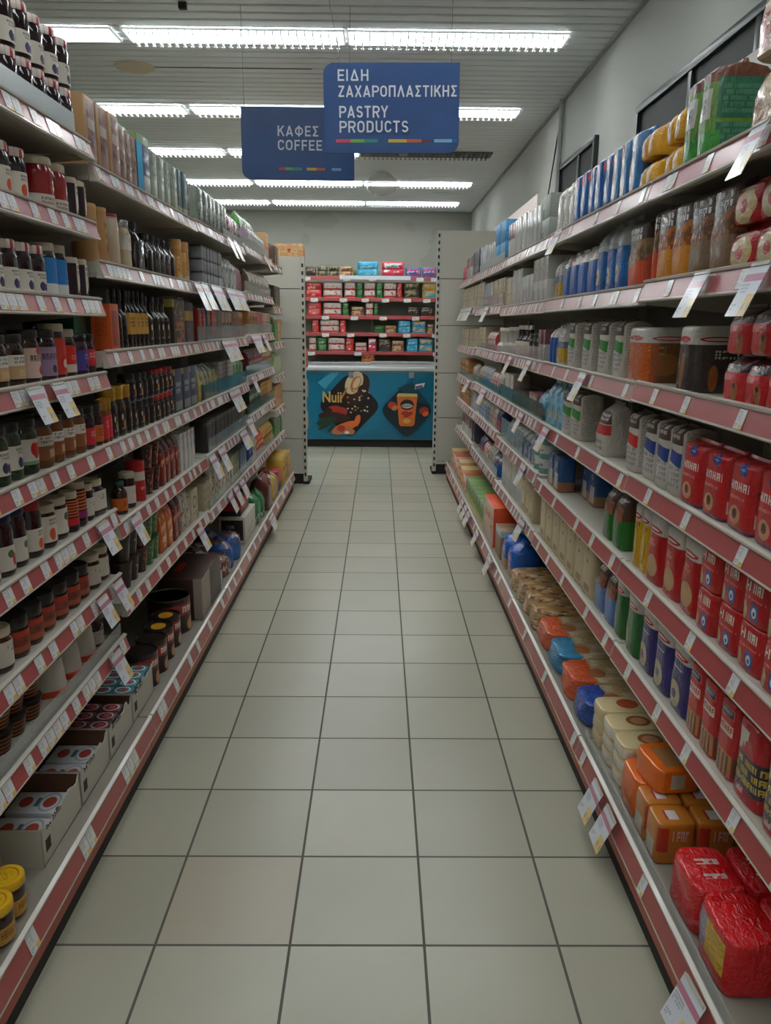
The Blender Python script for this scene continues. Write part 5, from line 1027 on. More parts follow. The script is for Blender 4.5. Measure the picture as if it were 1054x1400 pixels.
 ('R3.2', 'whitecarton', [3.873, 3.993, 4.113], {'st': 2, 'h': 0.105, 'w': 0.116}),
 ('R3.2', 'whitecarton', [4.231, 4.345, 4.459], {'w': 0.108}),
 ('R3.2', 'slimwhite', [4.554, 4.628, 4.702, 4.776], {'h': 0.2, 'w': 0.068}),
 ('R3.2', 'slimtan', [4.842, 4.898, 4.954, 5.01], {'w': 0.052}),
 ('R3.3', 'slimwine', [3.838, 3.909], {'h': 0.15, 'w': 0.064}),
 ('R3.3', 'coffee', [3.99, 4.082, 4.173], {'h': 0.13, 'desc': 'dark jar with pale label', 'w': 0.088}),
 ('R3.3', 'whitecap', [4.26, 4.343, 4.425, 4.508, 4.59], {'w': 0.076}),
 ('R3.3', 'tallclear', [4.68, 4.775, 4.87, 4.966], {'w': 0.092}),
 ('R3.4', 'skyblue', [3.834], {'h': 0.14, 'desc': 'small light blue bag', 'w': 0.14}),
 ('R3.4', 'pinklow', [3.965, 4.083], {'w': 0.112}),
 ('R3.4', 'brownlow', [4.2, 4.316, 4.431, 4.547], {'w': 0.112}),
 ('R3.4', 'flatwhite', [4.703, 4.796, 4.889], {'h': 0.16, 'w': 0.088}),
 ('R3.5', 'tealtub', [3.771, 3.89], {'st': 3, 'h': 0.07, 'w': 0.112}),
 ('R3.5', 'conepouch', [4.048, 4.164, 4.28, 4.397, 4.513, 4.63, 4.746], {'w': 0.112}),
 ('R3.6', 'papersugar', [3.928, 4.041, 4.154], {'h': 0.21, 'w': 0.108}),
 ('R3.6', 'flatwhite', [4.297, 4.469, 4.642, 4.815], {'h': 0.22, 'w': 0.168}),
 ('R4.1', 'blueupper', [5.285, 5.511], {'st': 2, 'w': 0.22}),
 ('R4.1', 'slimwhite', [5.681, 5.795, 5.909, 6.023], {'h': 0.17, 'w': 0.108}),
 ('R4.1', 'slimblue', [6.119, 6.196, 6.273, 6.35], {'w': 0.072}),
 ('R4.2', 'slimtan', [5.134, 5.209, 5.283, 5.357, 5.432, 5.506, 5.58, 5.655], {'w': 0.068}),
 ('R4.2', 'slimblue', [5.731, 5.81, 5.889, 5.968, 6.047], {'h': 0.17, 'w': 0.076}),
 ('R4.2', 'slimtan', [6.124, 6.2, 6.275, 6.35], {'h': 0.19, 'desc': 'taller slim tan packet', 'w': 0.072}),
 ('R4.3', 'tallclear', [5.103, 5.186, 5.268, 5.351], {'w': 0.076}),
 ('R4.3', 'redpouch', [5.508, 5.601, 5.695, 5.788], {'w': 0.088}),
 ('R4.3', 'slimtan', [5.965, 6.063, 6.161, 6.26], {'h': 0.16, 'w': 0.092}),
 ('R4.4', 'clearpouch', [5.093, 5.155, 5.216], {'w': 0.056}),
 ('R4.4', 'redpouch', [5.291, 5.38, 5.468, 5.557], {'w': 0.084}),
 ('R4.4', 'conepouch', [5.641, 5.72, 5.8, 5.88], {'w': 0.076}),
 ('R4.4', 'clearpouch', [5.958, 6.035, 6.113, 6.19], {'w': 0.072}),
 ('R4.5', 'navypouch', [5.085, 5.131, 5.177, 5.224], {'w': 0.04}),
 ('R4.5', 'clearpouch', [5.292, 5.382, 5.473, 5.564], {'w': 0.084}),
 ('R4.5', 'conepouch', [5.655, 5.746, 5.838, 5.93, 6.022, 6.113], {'w': 0.088}),
 ('R4.6', 'heapblue', [5.122, 5.241], {'w': 0.12, 'h': 0.14, 'desc': 'teal blue gathered bag'}),
 ('R4.6', 'clearpouch', [5.351, 5.451, 5.551], {'w': 0.096}),
 ('R4.6', 'redpouch', [5.642, 5.725, 5.807], {'w': 0.076}),
 ('R4.6', 'navypouch', [5.886, 5.96, 6.035], {'w': 0.068}),
 ('R5.1', 'slimdark', [6.521, 6.611, 6.701, 6.791, 6.882], {'h': 0.2, 'w': 0.084}),
 ('R5.1', 'slimwine', [6.973, 7.064, 7.156, 7.248, 7.339], {'h': 0.19, 'w': 0.088}),
 ('R5.1', 'pinkpouch', [7.418, 7.483, 7.548, 7.613, 7.678], {'w': 0.06}),
 ('R5.2', 'slimtan', [6.453, 6.534, 6.615, 6.696, 6.777, 6.858, 6.939, 7.02, 7.102, 7.183, 7.264, 7.345, 7.426, 7.507, 7.588, 7.669], {'h': 0.18, 'w': 0.076}),
 ('R5.3', 'slimtan', [6.451, 6.529, 6.607, 6.685, 6.764, 6.842, 6.92, 6.998, 7.076, 7.154, 7.232, 7.311, 7.389, 7.467, 7.545, 7.623], {'h': 0.16, 'desc': 'slim pale packet', 'w': 0.072}),
 ('R5.4', 'clearpouch', [6.438, 6.49, 6.542, 6.594, 6.646], {'w': 0.048}),
 ('R5.4', 'browntall', [7.078, 7.218, 7.359, 7.499, 7.64], {'w': 0.136}),
 ('R5.5', 'slimblue', [6.437, 6.487, 6.537, 6.587, 6.638, 6.688], {'h': 0.15, 'w': 0.044}),
 ('R5.5', 'browntall', [6.78, 6.913, 7.047, 7.181, 7.314, 7.448, 7.581], {'h': 0.13, 'w': 0.128}),
 ('R5.6', 'slimdark', [6.43, 6.467, 6.503, 6.54, 6.577, 6.613], {'h': 0.17, 'desc': 'slim navy packet', 'w': 0.032}),
 ('R5.6', 'slimwine', [6.683, 6.787, 6.891, 6.995, 7.099, 7.202, 7.306], {'h': 0.16, 'w': 0.1}),
]
BACK = [
 (0, 'mdark', -0.949, 0.141, 0.13),
 (0, 'molive', -0.789, 0.145, 0.13),
 (0, 'molive', -0.634, 0.143, 0.13),
 (0, 'mtan', -0.458, 0.175, 0.13),
 (0, 'mgreen', -0.343, 0.039, 0.09),
 (0, 'mcyan', -0.164, 0.288, 0.2),
 (0, 'mpink', 0.178, 0.304, 0.2),
 (0, 'mblue', 0.458, 0.22, 0.13),
 (0, 'mblue', 0.684, 0.198, 0.13),
 (1, 'mred', -0.91, 0.22, 0.2),
 (1, 'mwhite', -0.65, 0.265, 0.2),
 (1, 'mwhite', -0.41, 0.157, 0.2),
 (1, 'mgreen', -0.278, 0.091, 0.2),
 (1, 'mwhite', -0.139, 0.157, 0.2),
 (1, 'mgreen', -0.007, 0.091, 0.2),
 (1, 'mwhite', 0.141, 0.175, 0.2),
 (1, 'mred', 0.273, 0.073, 0.2),
 (1, 'molive', 0.441, 0.209, 0.2),
 (1, 'mgold', 0.684, 0.198, 0.2),
 (2, 'mred', -0.904, 0.186, 0.17),
 (2, 'mwhite', -0.656, 0.254, 0.17),
 (2, 'mgreen', -0.474, 0.093, 0.17),
 (2, 'mtan', -0.309, 0.17, 0.12),
 (2, 'mwhite', -0.142, 0.107, 0.17),
 (2, 'mgreen', -0.05, 0.06, 0.17),
 (2, 'mdark', 0.463, 0.164, 0.12),
 (2, 'mdark', 0.65, 0.175, 0.12),
 (3, 'mred', -0.893, 0.096, 0.17),
 (3, 'mwhite', -0.695, 0.265, 0.17),
 (3, 'mred', -0.511, 0.087, 0.17),
 (3, 'mgreen', -0.006, 0.152, 0.1),
 (3, 'mtan', 0.157, 0.152, 0.1),
 (3, 'mcyan', 0.345, 0.175, 0.17),
 (3, 'mcyantan', 0.548, 0.198, 0.17),
 (3, 'mtan', 0.711, 0.085, 0.12),
 (4, 'mwhite', -0.935, 0.102, 0.18),
 (4, 'mgreen', -0.804, 0.139, 0.18),
 (4, 'mwhite', -0.601, 0.236, 0.18),
 (4, 'mred', -0.417, 0.116, 0.18),
 (4, 'mwhite', -0.259, 0.161, 0.12),
 (4, 'mpink', -0.099, 0.121, 0.18),
 (4, 'mdark', 0.07, 0.182, 0.17),
 (4, 'mtan', 0.258, 0.168, 0.15),
 (4, 'mcyan', 0.461, 0.159, 0.18),
 (4, 'mcyantan', 0.652, 0.202, 0.18),
 (5, 'mdark', -0.87, 0.186, 0.06),
 (5, 'mdark', -0.676, 0.181, 0.06),
 (5, 'mtan', -0.495, 0.145, 0.05),
 (5, 'mtan', -0.34, 0.143, 0.05),
 (5, 'morange', -0.158, 0.186, 0.16),
 (5, 'mtan', 0.107, 0.288, 0.06),
 (5, 'morange', 0.339, 0.141, 0.06),
 (5, 'morange', 0.599, 0.299, 0.06),
]
CARDS = [
 ('L1.4', [1.916, 2.059], 0.072, 0.085),
 ('L1.6', [2.305], 0.075, 0.09),
 ('L1.7', [2.25, 2.395], 0.07, 0.085),
 ('L1.8', [2.326], 0.075, 0.09),
 ('L2.5', [2.609], 0.075, 0.09),
 ('L2.2', [3.722], 0.1, 0.12),
 ('L3.2', [3.87, 4.091, 4.22], 0.11, 0.12),
 ('L3.2', [4.55, 4.808], 0.2, 0.11),
 ('L3.1', [4.561, 4.742], 0.1, 0.11),
 ('L4.1', [5.966], 0.12, 0.11),
 ('L3.3', [4.344, 4.54], 0.15, 0.11),
 ('L4.3', [5.312, 5.472, 5.785], 0.13, 0.11),
 ('L3.4', [4.482, 4.623], 0.11, 0.11),
 ('L4.4', [5.23], 0.12, 0.1),
 ('L3.5', [3.885, 4.11], 0.12, 0.11),
 ('L3.5', [4.798], 0.18, 0.1),
 ('L4.5', [5.03], 0.12, 0.1),
 ('L3.6', [3.545], 0.09, 0.1),
 ('L3.6', [4.303, 4.488, 4.689], 0.11, 0.1),
 ('L4.7', [5.437], 0.2, 0.09),
 ('R1.1', [1.676], 0.07, 0.1),
 ('R1.2', [1.896, 1.604], 0.075, 0.1),
 ('R2.1', [3.454], 0.1, 0.1),
 ('R2.3', [2.912], 0.09, 0.1),
 ('R2.4', [3.493], 0.1, 0.1),
 ('R4.2', [5.642], 0.13, 0.1),
 ('R5.2', [7.288, 6.98, 6.697], 0.2, 0.1),
 ('R3.3', [4.547, 3.98], 0.1, 0.1),
 ('R3.4', [4.112], 0.1, 0.1),
 ('R4.4', [5.633, 6.631], 0.16, 0.1),
 ('R3.5', [3.976], 0.1, 0.1),
 ('R3.6', [3.939], 0.1, 0.1),
 ('R3.7', [4.41], 0.12, 0.09),
 ('R4.7', [5.017], 0.12, 0.09),
 ('R4.7', [5.547, 5.748, 5.963], 0.14, 0.09),
 ('R1.7', [2.07, 1.94, 1.336], 0.085, 0.1),
]

# ------------------------------------------------------------------ placing the goods
ORD = ['', 'first', 'second', 'third', 'fourth', 'fifth', 'sixth', 'seventh', 'eighth', 'ninth', 'tenth', 'eleventh', 'twelfth', 'thirteenth', 'fourteenth', 'fifteenth', 'sixteenth', 'seventeenth', 'eighteenth']
PROTO = {}
def parts(key, w, d, h, v):
    q = (key, w, d, h, v)
    if q not in PROTO: PROTO[q] = K[key][5+1](w, d, h, v)
    return PROTO[q]
ITEMS = []   # every single article, gathered first so that each label can tell it apart
def item(key, place, x, y, z, rz, w=None, d=None, h=None, v=0, desc=None, row='', tilt=0, order=None, end='near end'):
    k = K[key]
    ITEMS.append(dict(key=key, place=place, x=x, y=y, z=z, rz=rz, w=w or k[3], d=d or k[4], h=h or k[5], v=v, desc=desc or k[2], row=row, tilt=tilt, order=y if order is None else order, end=end))
rnd = random.Random(11)
ROUND = {'jar', 'bottle', 'canister', 'cup', 'tub', 'tin'}
for sh, key, ys, o in RUNS:
    s, xf, deck, y0, y1, nm = SHELF[sh]; k = K[key]
    rot = -s*PI/2
    for i, y in enumerate(ys):
        w = o.get('w', k[3]); d = o.get('d', k[4]); h = o.get('h', k[5])
        if k[1] in ROUND and k[3] == k[4]: d = w = min(w, k[3])
        st = o.get('st', 1); set_ = o.get('set', .028) + rnd.uniform(0, .006)
        jr = rnd.uniform(-.03, .03) if k[1] in ('packet',) else 0
        if k[1] in ROUND and k[4] == k[3]: jr = rnd.uniform(-.25, .25)
        d0 = d if st == 1 or k[1] != 'cup' else d
        x = xf + s*(set_ + d/2)
        for n in range(st):
            lay = '' if st == 1 else (['lower', 'upper'] if st == 2 else ['bottom', 'middle', 'top'])[n]
            ITEMS.append(dict(key=key, place=nm, x=x, y=y, z=deck + o.get('z', 0) + n*(h + .0008), rz=rot + jr, w=w, d=d, h=h, v=(i + n) % 3, desc=o.get('desc', k[2]), row=o.get('row', ''), lay=lay, tilt=0, order=y, end='near end'))
# goods on the two base shelves, which stand out into the aisle
LB = 'base shelf, '
def base(side, key, x, y, bay, z=0, rz=0, tilt=0, **o):
    s = -1 if side == 'L' else 1
    item(key, LB + BAYS[bay][3], s*x, y, SHELF[bay + ('.9' if bay == 'L1' else '.7')][2] + z, -s*PI/2 + rz, tilt=tilt, **o)
for x, y, r in ((.845, 1.55, .1), (.835, 1.468, -.2), (.925, 1.60, .3)): base('L', 'yellowjar', x, y, 'L1', w=.078, d=.078, rz=r)
base('L', 'orangejar', .84, 1.385, 'L1', w=.082, d=.082)
for i, (a, b) in enumerate(((1.70, 1.955), (1.96, 2.195), (2.20, 2.428), (2.433, 2.676))):
    bay = 'L1'; yc = (a+b)/2
    base('L', 'tray', .828+.15, yc, bay, w=round(b-a-.004, 3), v=i)
    if i == 0: spots = [('dessertpack', .915, a+.068, 0), ('dessertpack', .915, a+.185, 0)]
    elif i == 1: spots = [('dessertpack', .91, a+.065, 0), ('dessertpack', .91, a+.172, 0)]
    else: spots = [('dessertpink' if i == 2 else 'dessertteal', .868 + .068*p, a + .033 + .0575*q, 0) for p in range(4) for q in range(4 if i == 3 else 3)]
    for k_, x, y, z in spots:
        rowname = '' if i < 2 else ['front row', 'second row', 'third row', 'back row'][int((x-.866)/.067)]
        ITEMS.append(dict(key=k_, place='tray on ' + LB + BAYS['L1'][3] if i < 2 else 'base shelf tray', x=-x, y=y, z=SHELF['L1.9'][2]+.004+z, rz=PI/2, w=K[k_][3], d=K[k_][4], h=K[k_][5], v=0, desc=K[k_][2], row=rowname, lay='', tilt=0, order=y, end='near end'))
for k_, x, y in (('cocoatin', .885, 2.742), ('cocoatin', .885, 2.866), ('cocoatin_y', .89, 2.99), ('cocoatin_y', .893, 3.114)): base('L', k_, x, y, 'L2', w=.118, d=.118)
base('L', 'bigtin', .925, 3.285, 'L2'); base('L', 'bigbrown', .90, 3.60, 'L2')
for k_, x, y, r, z in (('heapsilver', .862, 3.92, .3, 0), ('heapred', 1.0, 3.95, -.5, 0), ('heapsilver', .99, 4.11, .9, 0), ('heapbrown', .86, 4.07, 1.3, 0), ('heapblue', .865, 4.22, .4, 0), ('heapbrown', 1.0, 4.27, 2.0, 0), ('heapblue', .99, 4.43, -.3, 0), ('heapblue', .86, 4.38, .8, 0), ('heapbrown', .87, 4.54, .2, 0)):
    base('L', k_, x + .018, y, 'L3', z=z, rz=r, v=int(y*100) % 3)
base('L', 'wincarton', .90, 4.88, 'L3', w=.40, d=.16); base('L', 'redbw', .93, 4.86, 'L3', z=.167, w=.3)
base('L', 'greenbase', .875, 5.24, 'L4'); base('L', 'greenbase', .87, 5.42, 'L4', rz=.2, v=1); base('L', 'brownbig', .87, 5.67, 'L4', w=.25); base('L', 'striped_bag', .86, 5.93, 'L4'); base('L', 'striped_bag', .86, 6.09, 'L4', v=1)
base('L', 'redbw', .89, 6.30, 'L4', w=.22, h=.17); base('L', 'yellowbig', .875, 6.58, 'L5'); base('L', 'yellowbig', .875, 6.77, 'L5'); base('L', 'tanbox', .85, 6.95, 'L5', w=.15, h=.22)
for p in range(3):
    rw = ['front row', 'second row', 'third row'][p]
    for q, y in enumerate((1.39, 1.555)):
        base('R', 'redwrap_tag' if (p == 0 and q == 0) else 'redwrap', .765+.122*p, y, 'R1', w=.158, d=.118, v=q+p, row=rw)
    for y in (1.765, 1.855): base('R', 'brownbox', .757+.105*p, y, 'R1', row=rw, w=.086)
for p in range(2): base('R', 'orangepack', .775+.135*p, 1.972, 'R1', w=.138, h=.115, row=['front row', 'second row'][p])
base('R', 'orangepack', .80, 1.925, 'R1', z=.117, desc='orange biscuit pack on top of others', rz=.12)
for q, y in enumerate((2.10, 2.212, 2.325)):
    for p in range(2):
        for n in range(3):
            k_ = 'creamred' if q == 2 else 'creamflow'
            ITEMS.append(dict(key=k_, place=LB + 'second right bay' if q == 2 else LB + 'right aisle side', x=.80+.172*p, y=y, z=SHELF['R2.7'][2]+n*.0458, rz=-PI/2, w=.106, d=.168, h=.045, v=n, desc=K[k_][2], row=['front', 'rear'][p], lay=['bottom', 'middle', 'top'][n], tilt=0, order=y, end='near end'))
for k_, y, w in (('lieblue', 2.49, .17), ('lieorange', 2.69, .2), ('lieteal', 2.91, .21), ('lieorange', 3.14, .22), ('liegold', 3.34, .165), ('liegold', 3.515, .165), ('liegold', 3.69, .165)): base('R', k_, .835, y, 'R2', w=w, d=.27, rz=rnd.uniform(-.06, .06), v=int(y*37) % 3)
base('R', 'liegold', .835, 3.865, 'R3', w=.165, d=.27)
for x, y in ((.79, 4.06), (.97, 4.08), (.79, 4.26), (.97, 4.27)): base('R', 'bluebase', x, y, 'R3', v=int(y*10) % 3, row='front row' if x < .9 else 'back row')
base('R', 'kraftlow', .79, 4.47, 'R3', w=.2); base('R', 'orangedisplay', .80, 4.83, 'R3', w=.42, d=.2)
for q in range(8): base('R', 'greenpack', .785, 5.13 + .142*q, 'R4', w=.13)
for q, (k_, y) in enumerate((('redcreamlow', 6.33), ('creamlow', 6.56), ('creamlow', 6.78), ('redcreamlow', 7.0), ('redcreamlow', 7.22), ('creamlow', 7.44))): base('R', k_, .79, y, 'R5' if y > 6.4 else 'R4', w=.2, h=.13 + .02*(q % 3))

def past_frame(it):
    """goods so near the camera that they stand outside the photograph; they are not counted in the ordinals"""
    if it['end'] != 'near end': return False
    s = 1 if it['x'] > 0 else -1; x = it['x'] - s*it['d']*.5; y = it['y'] + it['w']*.5; z = it['z'] + it['h']*.5 - 1.4985
    depth = y*.9725 - z*.2327; px = 519 + 1070*x/depth; py = 700 - 1070*(z*.9725 + y*.2327)/depth
    return depth < .2 or px < 2 or px > 1052 or py > 1440
def build_items():
    groups = {}
    for it in ITEMS:
        if past_frame(it): it['row'] = 'out beside the camera'
    for it in ITEMS: groups.setdefault((it['desc'], it['place'], it['row'], it.get('lay', '')), []).append(it)
    for (desc, place, row, lay), lst in groups.items():
        lst.sort(key=lambda t: t['order'])
        for n, it in enumerate(lst, 1):
            lab = (lay + ' ' if lay else '') + desc
            if row: lab += ', ' + row
            if len(lst) > 1 and row != 'out beside the camera': lab += ', ' + (ORD[n] + ' from ' + it['end'] if not row or len(lab.split()) < 9 else ORD[n])
            lab += ', ' + place
            k = K[it['key']]
            ps = parts(it['key'], it['w'], it['d'], it['h'], it['v'])
            grp = '%s packs on the %s' % (k[0].replace('_', ' '), place) if len(lst) > 1 else None
            loc = (it['x'], it['y'], it['z'] + .0004); rot = (it['tilt'], 0, it['rz'])
            if len(ps) == 1: tag(link(k[0], ps[0][1], None, loc, rot), lab, k[1], grp)
            else:
                t = thing(k[0], lab, k[1], loc, rot, grp)
                for pn, me in ps: link(pn, me, t)

# ------------------------------------------------------------------ price cards hanging from the rails
CARD = {}
for sh, ys, w, h in CARDS:
    s, xf, deck, y0, y1, nm = SHELF[sh]; xr, zr, hr = RAIL[sh]
    for y in ys: ITEMS.append(dict(card=1, sh=sh, y=y, w=w, h=h, place=nm, s=s, x=xr - s*(.004 + 1.12*h/2*math.sin(.42)), z=zr + hr*.95 - 1.12*h/2*math.cos(.42)))
cards = [t for t in ITEMS if t.get('card')]; ITEMS = [t for t in ITEMS if not t.get('card')]
def card_parts(s, w, h):
    q = (s, w, h)
    if q not in CARD:
        CARD[q] = [('paper', MB().box(-w/2, w/2, -.0005, .0005, -h/2, h/2, card_mat).mesh('card_paper', False)),
                   ('clip', MB().box(-w*.45, w*.45, -.003, .004, h/2-.006, h/2, rail_white).mesh('card_clip', False))]
    return CARD[q]
bypl = {}
for t in cards: bypl.setdefault(t['place'], []).append(t)
for pl, lst in bypl.items():
    lst.sort(key=lambda t: t['y'])
    for n, t in enumerate(lst, 1):
        lab = 'white price card hanging' + (', %s from near end' % ORD[n] if len(lst) > 1 else '') + ', on ' + pl
        o = thing('price_card', lab, 'price card', (t['x'], t['y'], t['z']), (-.42, 0, -t['s']*PI/2 + rnd.uniform(-.05, .05)), 'hanging price cards on the shelf rails')
        for pn, me in card_parts(t['s'], round(t['w']*1.12, 4), round(t['h']*1.12, 4)): link(pn, me, o)
t = thing('hanging_strip', 'long pale plastic strip slanting down from top right shelf', 'strip', (.735, 5.62, 1.88))
link('strip', MB().poly([(0, -.018, 0), (0, .018, 0), (-.075, .30, -.29), (-.075, .264, -.29)], guard_steel, (.002, 0, 0)).mesh('strip', False), t)

# ------------------------------------------------------------------ hanging aisle signs
sign_blue = pm('sign_blue', (26, 68, 122), [('blot', (28, 72, 128), 0, 1, 0, 1, 2, .55, '')], .4)
letter_white = mat('sign_lettering', (206, 212, 220), .5)
def rounded(w, h, corners, r):
    """outline of a panel in x-z; corners = set of the rounded ones among tl tr br bl"""
    P = []
    for nm_, cx, cz, a0 in (('br', w/2, -h/2, -90), ('tr', w/2, h/2, 0), ('tl', -w/2, h/2, 90), ('bl', -w/2, -h/2, 180)):
        if nm_ in corners:
            ox = cx - math.copysign(r, cx); oz = cz - math.copysign(r, cz)
            for k in range(9):
                a = math.radians(a0 + 90*k/8); P.append((ox + r*math.cos(a), oz + r*math.sin(a)))
        else: P.append((cx, cz))
    return P
def sign(label, x, y, z, w, h, corners, lines, strips, wires, roll):
    t = thing('aisle_sign', label, 'sign', (x, y, z), (0, roll, 0), 'blue aisle signs hanging from the ceiling')
    link('panel', MB().poly([(a, 0, b) for a, b in rounded(w, h, corners, .045)], sign_blue, (0, .012, 0)).mesh('sign_panel', False), t)
    for txt, tx, tz, wd, ht in lines:
        link('lettering', stroke_text(txt, wd, ht, letter_white), t, (tx, -.0015, tz), label='white capital lettering')
    b = MB()
    for c, a0, a1, sz in strips: b.box(a0, a1, -.001, 0, sz, sz+.013, mat('strip_%d_%d_%d' % c, c, .5))
    link('colour_strip', b.mesh('colour_strip', False), t, label='row of coloured dashes')
    for wx, tx, tz in wires: link('hanging_wire', MB().cyl((wx, .006, h/2-.004), (tx, .006, tz), .0012, mat('wire_grey', (120, 122, 120), .4), 6).mesh('hanging_wire'), t)
PINK, LIME, GRN, YEL, ORA, BRN, SKY, BLU = (206, 62, 96), (110, 170, 70), (50, 140, 130), (206, 170, 60), (190, 96, 60), (96, 56, 76), (120, 170, 206), (40, 90, 160)
sw, shh = .586, .357
sign('blue hanging sign reading PASTRY PRODUCTS, the nearer one', .046, 3.7, 2.409, sw, shh, {'tl', 'br'},
     [('ΕΙΔΗ', -.2325, .107, .134, .045), ('ΖΑΧΑΡΟΠΛΑΣΤΙΚΗΣ', -.2305, .044, .512, .045), ('PASTRY', -.2275, -.038, .2115, .047), ('PRODUCTS', -.2275, -.0975, .30, .047)],
     [(PINK, -.243, -.18, -.137), (LIME, -.18, -.12, -.137), (GRN, -.12, -.06, -.137), (YEL, -.015, .065, -.137), (ORA, .065, .13, -.137), (BRN, .13, .17, -.137), (SKY, .185, .262, -.137), (BLU, .262, .285, -.137)],
     [(-.22, -.30, H - 2.409 - .002), (.255, .262, H - 2.409 - .002)], -.012)
sign('blue hanging sign reading COFFEE, behind the nearer one', -.43, 4.4, 2.407, sw+.0, .349, {'bl'},
     [('ΚΑΦΕΣ', -.105, .0355, .213, .05), ('COFFEE', -.105, -.032, .231, .05)],
     [(PINK, -.10, -.068, -.128), (LIME, -.068, -.03, -.128), (GRN, -.03, .02, -.128), (YEL, .045, .095, -.128), (ORA, .095, .14, -.128), (SKY, .175, .225, -.128)],
     [(-.275, -.28, H - 2.407 - .002), (.26, .27, H - 2.407 - .002)], .004)

# ------------------------------------------------------------------ ceiling odds and ends
t = thing('ceiling_cover', 'oval beige cover plate set in the ceiling slats', 'ceiling cover', (-1.535, 5.40, H-.004))
link('plate', MB().loft([(-.014, .10, .10, 2), (-.008, .118, .118, 2), (0, .125, .125, 2)], mat('beige_plate', (196, 184, 156), .5), 28).mesh('cover_plate'), t)
link('seam', MB().box(.12, 1.1, -.004, .004, -.002, 0, slot_dark).mesh('cover_seam', False), t)
t = thing('smoke_detector', 'small grey ceiling detector below the pastry sign', 'detector', (.204, 7.6, H-.004))
link('detector_body', MB().loft([(-.07, .03, .03, 2), (-.05, .045, .045, 2), (-.02, .05, .05, 2), (0, .035, .035, 2)], mat('detector_grey', (150, 150, 146), .4), 20).mesh('detector_body'), t)
t = thing('plastic_wrap', 'crumpled clear plastic wrap hanging from the ceiling', 'plastic wrap', (.02, 8.75, H-.13))
link('wrap', MB().loft([(-.10, .09, .07, 2), (-.05, .15, .1, 2.5), (0, .17, .1, 3), (.06, .13, .08, 2.4), (.122, .05, .04, 2)], clear('wrap_film', (210, 210, 206), .5), 24, wr=.06, seed=4).mesh('wrap'), t)
t = thing('ceiling_hook', 'small dark clip on the ceiling slats', 'hook', (-.99, 4.38, H-.004))
link('clip', MB().box(-.02, .02, -.015, .015, -.03, 0, slot_dark, .003).mesh('clip'), t)

# ------------------------------------------------------------------ chest freezer with printed front
FY = 9.72; FX0, FX1 = -1.02, .86; fxc = (FX0+FX1)/2
fr = thing('chest_freezer', 'blue-fronted ice cream chest freezer at the aisle end', 'freezer', (fxc, FY+.5, 0))
fo = (-fxc, -FY-.5, 0)
fr_white = mat('freezer_white', (214, 217, 217), .3, coat=.3); fr_blue = pm('freezer_blue', (10, 108, 138), [('blot', (14, 118, 150), 0, 1, 0, 1, 1.5, .5, '')], .35, .3)
link('cabinet', MB().box(FX0, FX1, FY+.006, FY+1.0, .10, .93, fr_white, .01).mesh('cabinet'), fr, fo)
link('plinth', MB().box(FX0+.03, FX1-.03, FY+.06, FY+.96, 0, .10, toe_dark).mesh('plinth', False), fr, fo)
link('top_rim', MB().box(FX0-.01, FX1+.01, FY-.012, FY+.06, .945, .995, fr_white, .012).box(FX0-.01, FX1+.01, FY+.95, FY+1.02, .945, 1.0, fr_white, .012).box(FX0-.01, FX0+.05, FY+.06, FY+.95, .945, .995, fr_white, .01).box(FX1-.05, FX1+.01, FY+.06, FY+.95, .945, .995, fr_white, .01).mesh('top_rim'), fr, fo)
link('rim_seal', MB().box(FX0, FX1, FY-.002, FY+.01, .925, .945, mat('seal_grey', (90, 110, 116), .5)).mesh('rim_seal', False), fr, fo)
for i, (a, b) in enumerate(((FX0+.04, fxc+.03), (fxc-.03, FX1-.04))):
    lid = link('glass_lid', MB().box(a, b, FY+.06, FY+.95, .996+.012*i, 1.002+.012*i, clear('lid_glass', (170, 186, 190), .3)).mesh('glass_lid', False), fr, fo)
    link('lid_frame', MB().box(a, b, FY+.05, FY+.075, .994+.012*i, 1.006+.012*i, fr_white).box(a, b, FY+.935, FY+.96, .994+.012*i, 1.006+.012*i, fr_white).mesh('lid_frame', False), lid)
for px in (-.345, .395): link('lid_lock', MB().box(px-.03, px+.03, FY-.02, FY-.002, .865, .93, mat('lock_grey', (140, 146, 146), .4), .004).mesh('lid_lock'), fr, fo)
def diamond(cx, cz, rx, rz, y, r=.22):
    P = []; n = 10
    c = [(0, -1), (1, 0), (0, 1), (-1, 0)]
    for i, (a, b) in enumerate(c):
        p, q = c[i-1], c[(i+1) % 4]
        s0 = (a+(p[0]-a)*r, b+(p[1]-b)*r); s1 = (a+(q[0]-a)*r, b+(q[1]-b)*r)
        for k in range(n+1):
            t_ = k/n; x = (1-t_)**2*s0[0] + 2*t_*(1-t_)*a + t_*t_*s1[0]; z = (1-t_)**2*s0[1] + 2*t_*(1-t_)*b + t_*t_*s1[1]
            P.append((cx+x*rx, y, cz+z*rz))
    return P
def disc(cx, cz, rx, rz, y, a=0, n=22):
    return [(cx + math.cos(2*PI*k/n)*rx*math.cos(a) - math.sin(2*PI*k/n)*rz*math.sin(a), y, cz + math.cos(2*PI*k/n)*rx*math.sin(a) + math.sin(2*PI*k/n)*rz*math.cos(a)) for k in range(n)]
def flat(name, c): return mat('print_'+name, c, .4, coat=.2)
y_ = FY; g = MB(); layer = [0]
def ink(pts_fn, m):
    layer[0] += 1; y = FY - .0006*layer[0]
    g.poly(pts_fn(y), m)
g.box(FX0+.004, FX1-.004, FY, FY+.006, .105, .925, fr_blue)
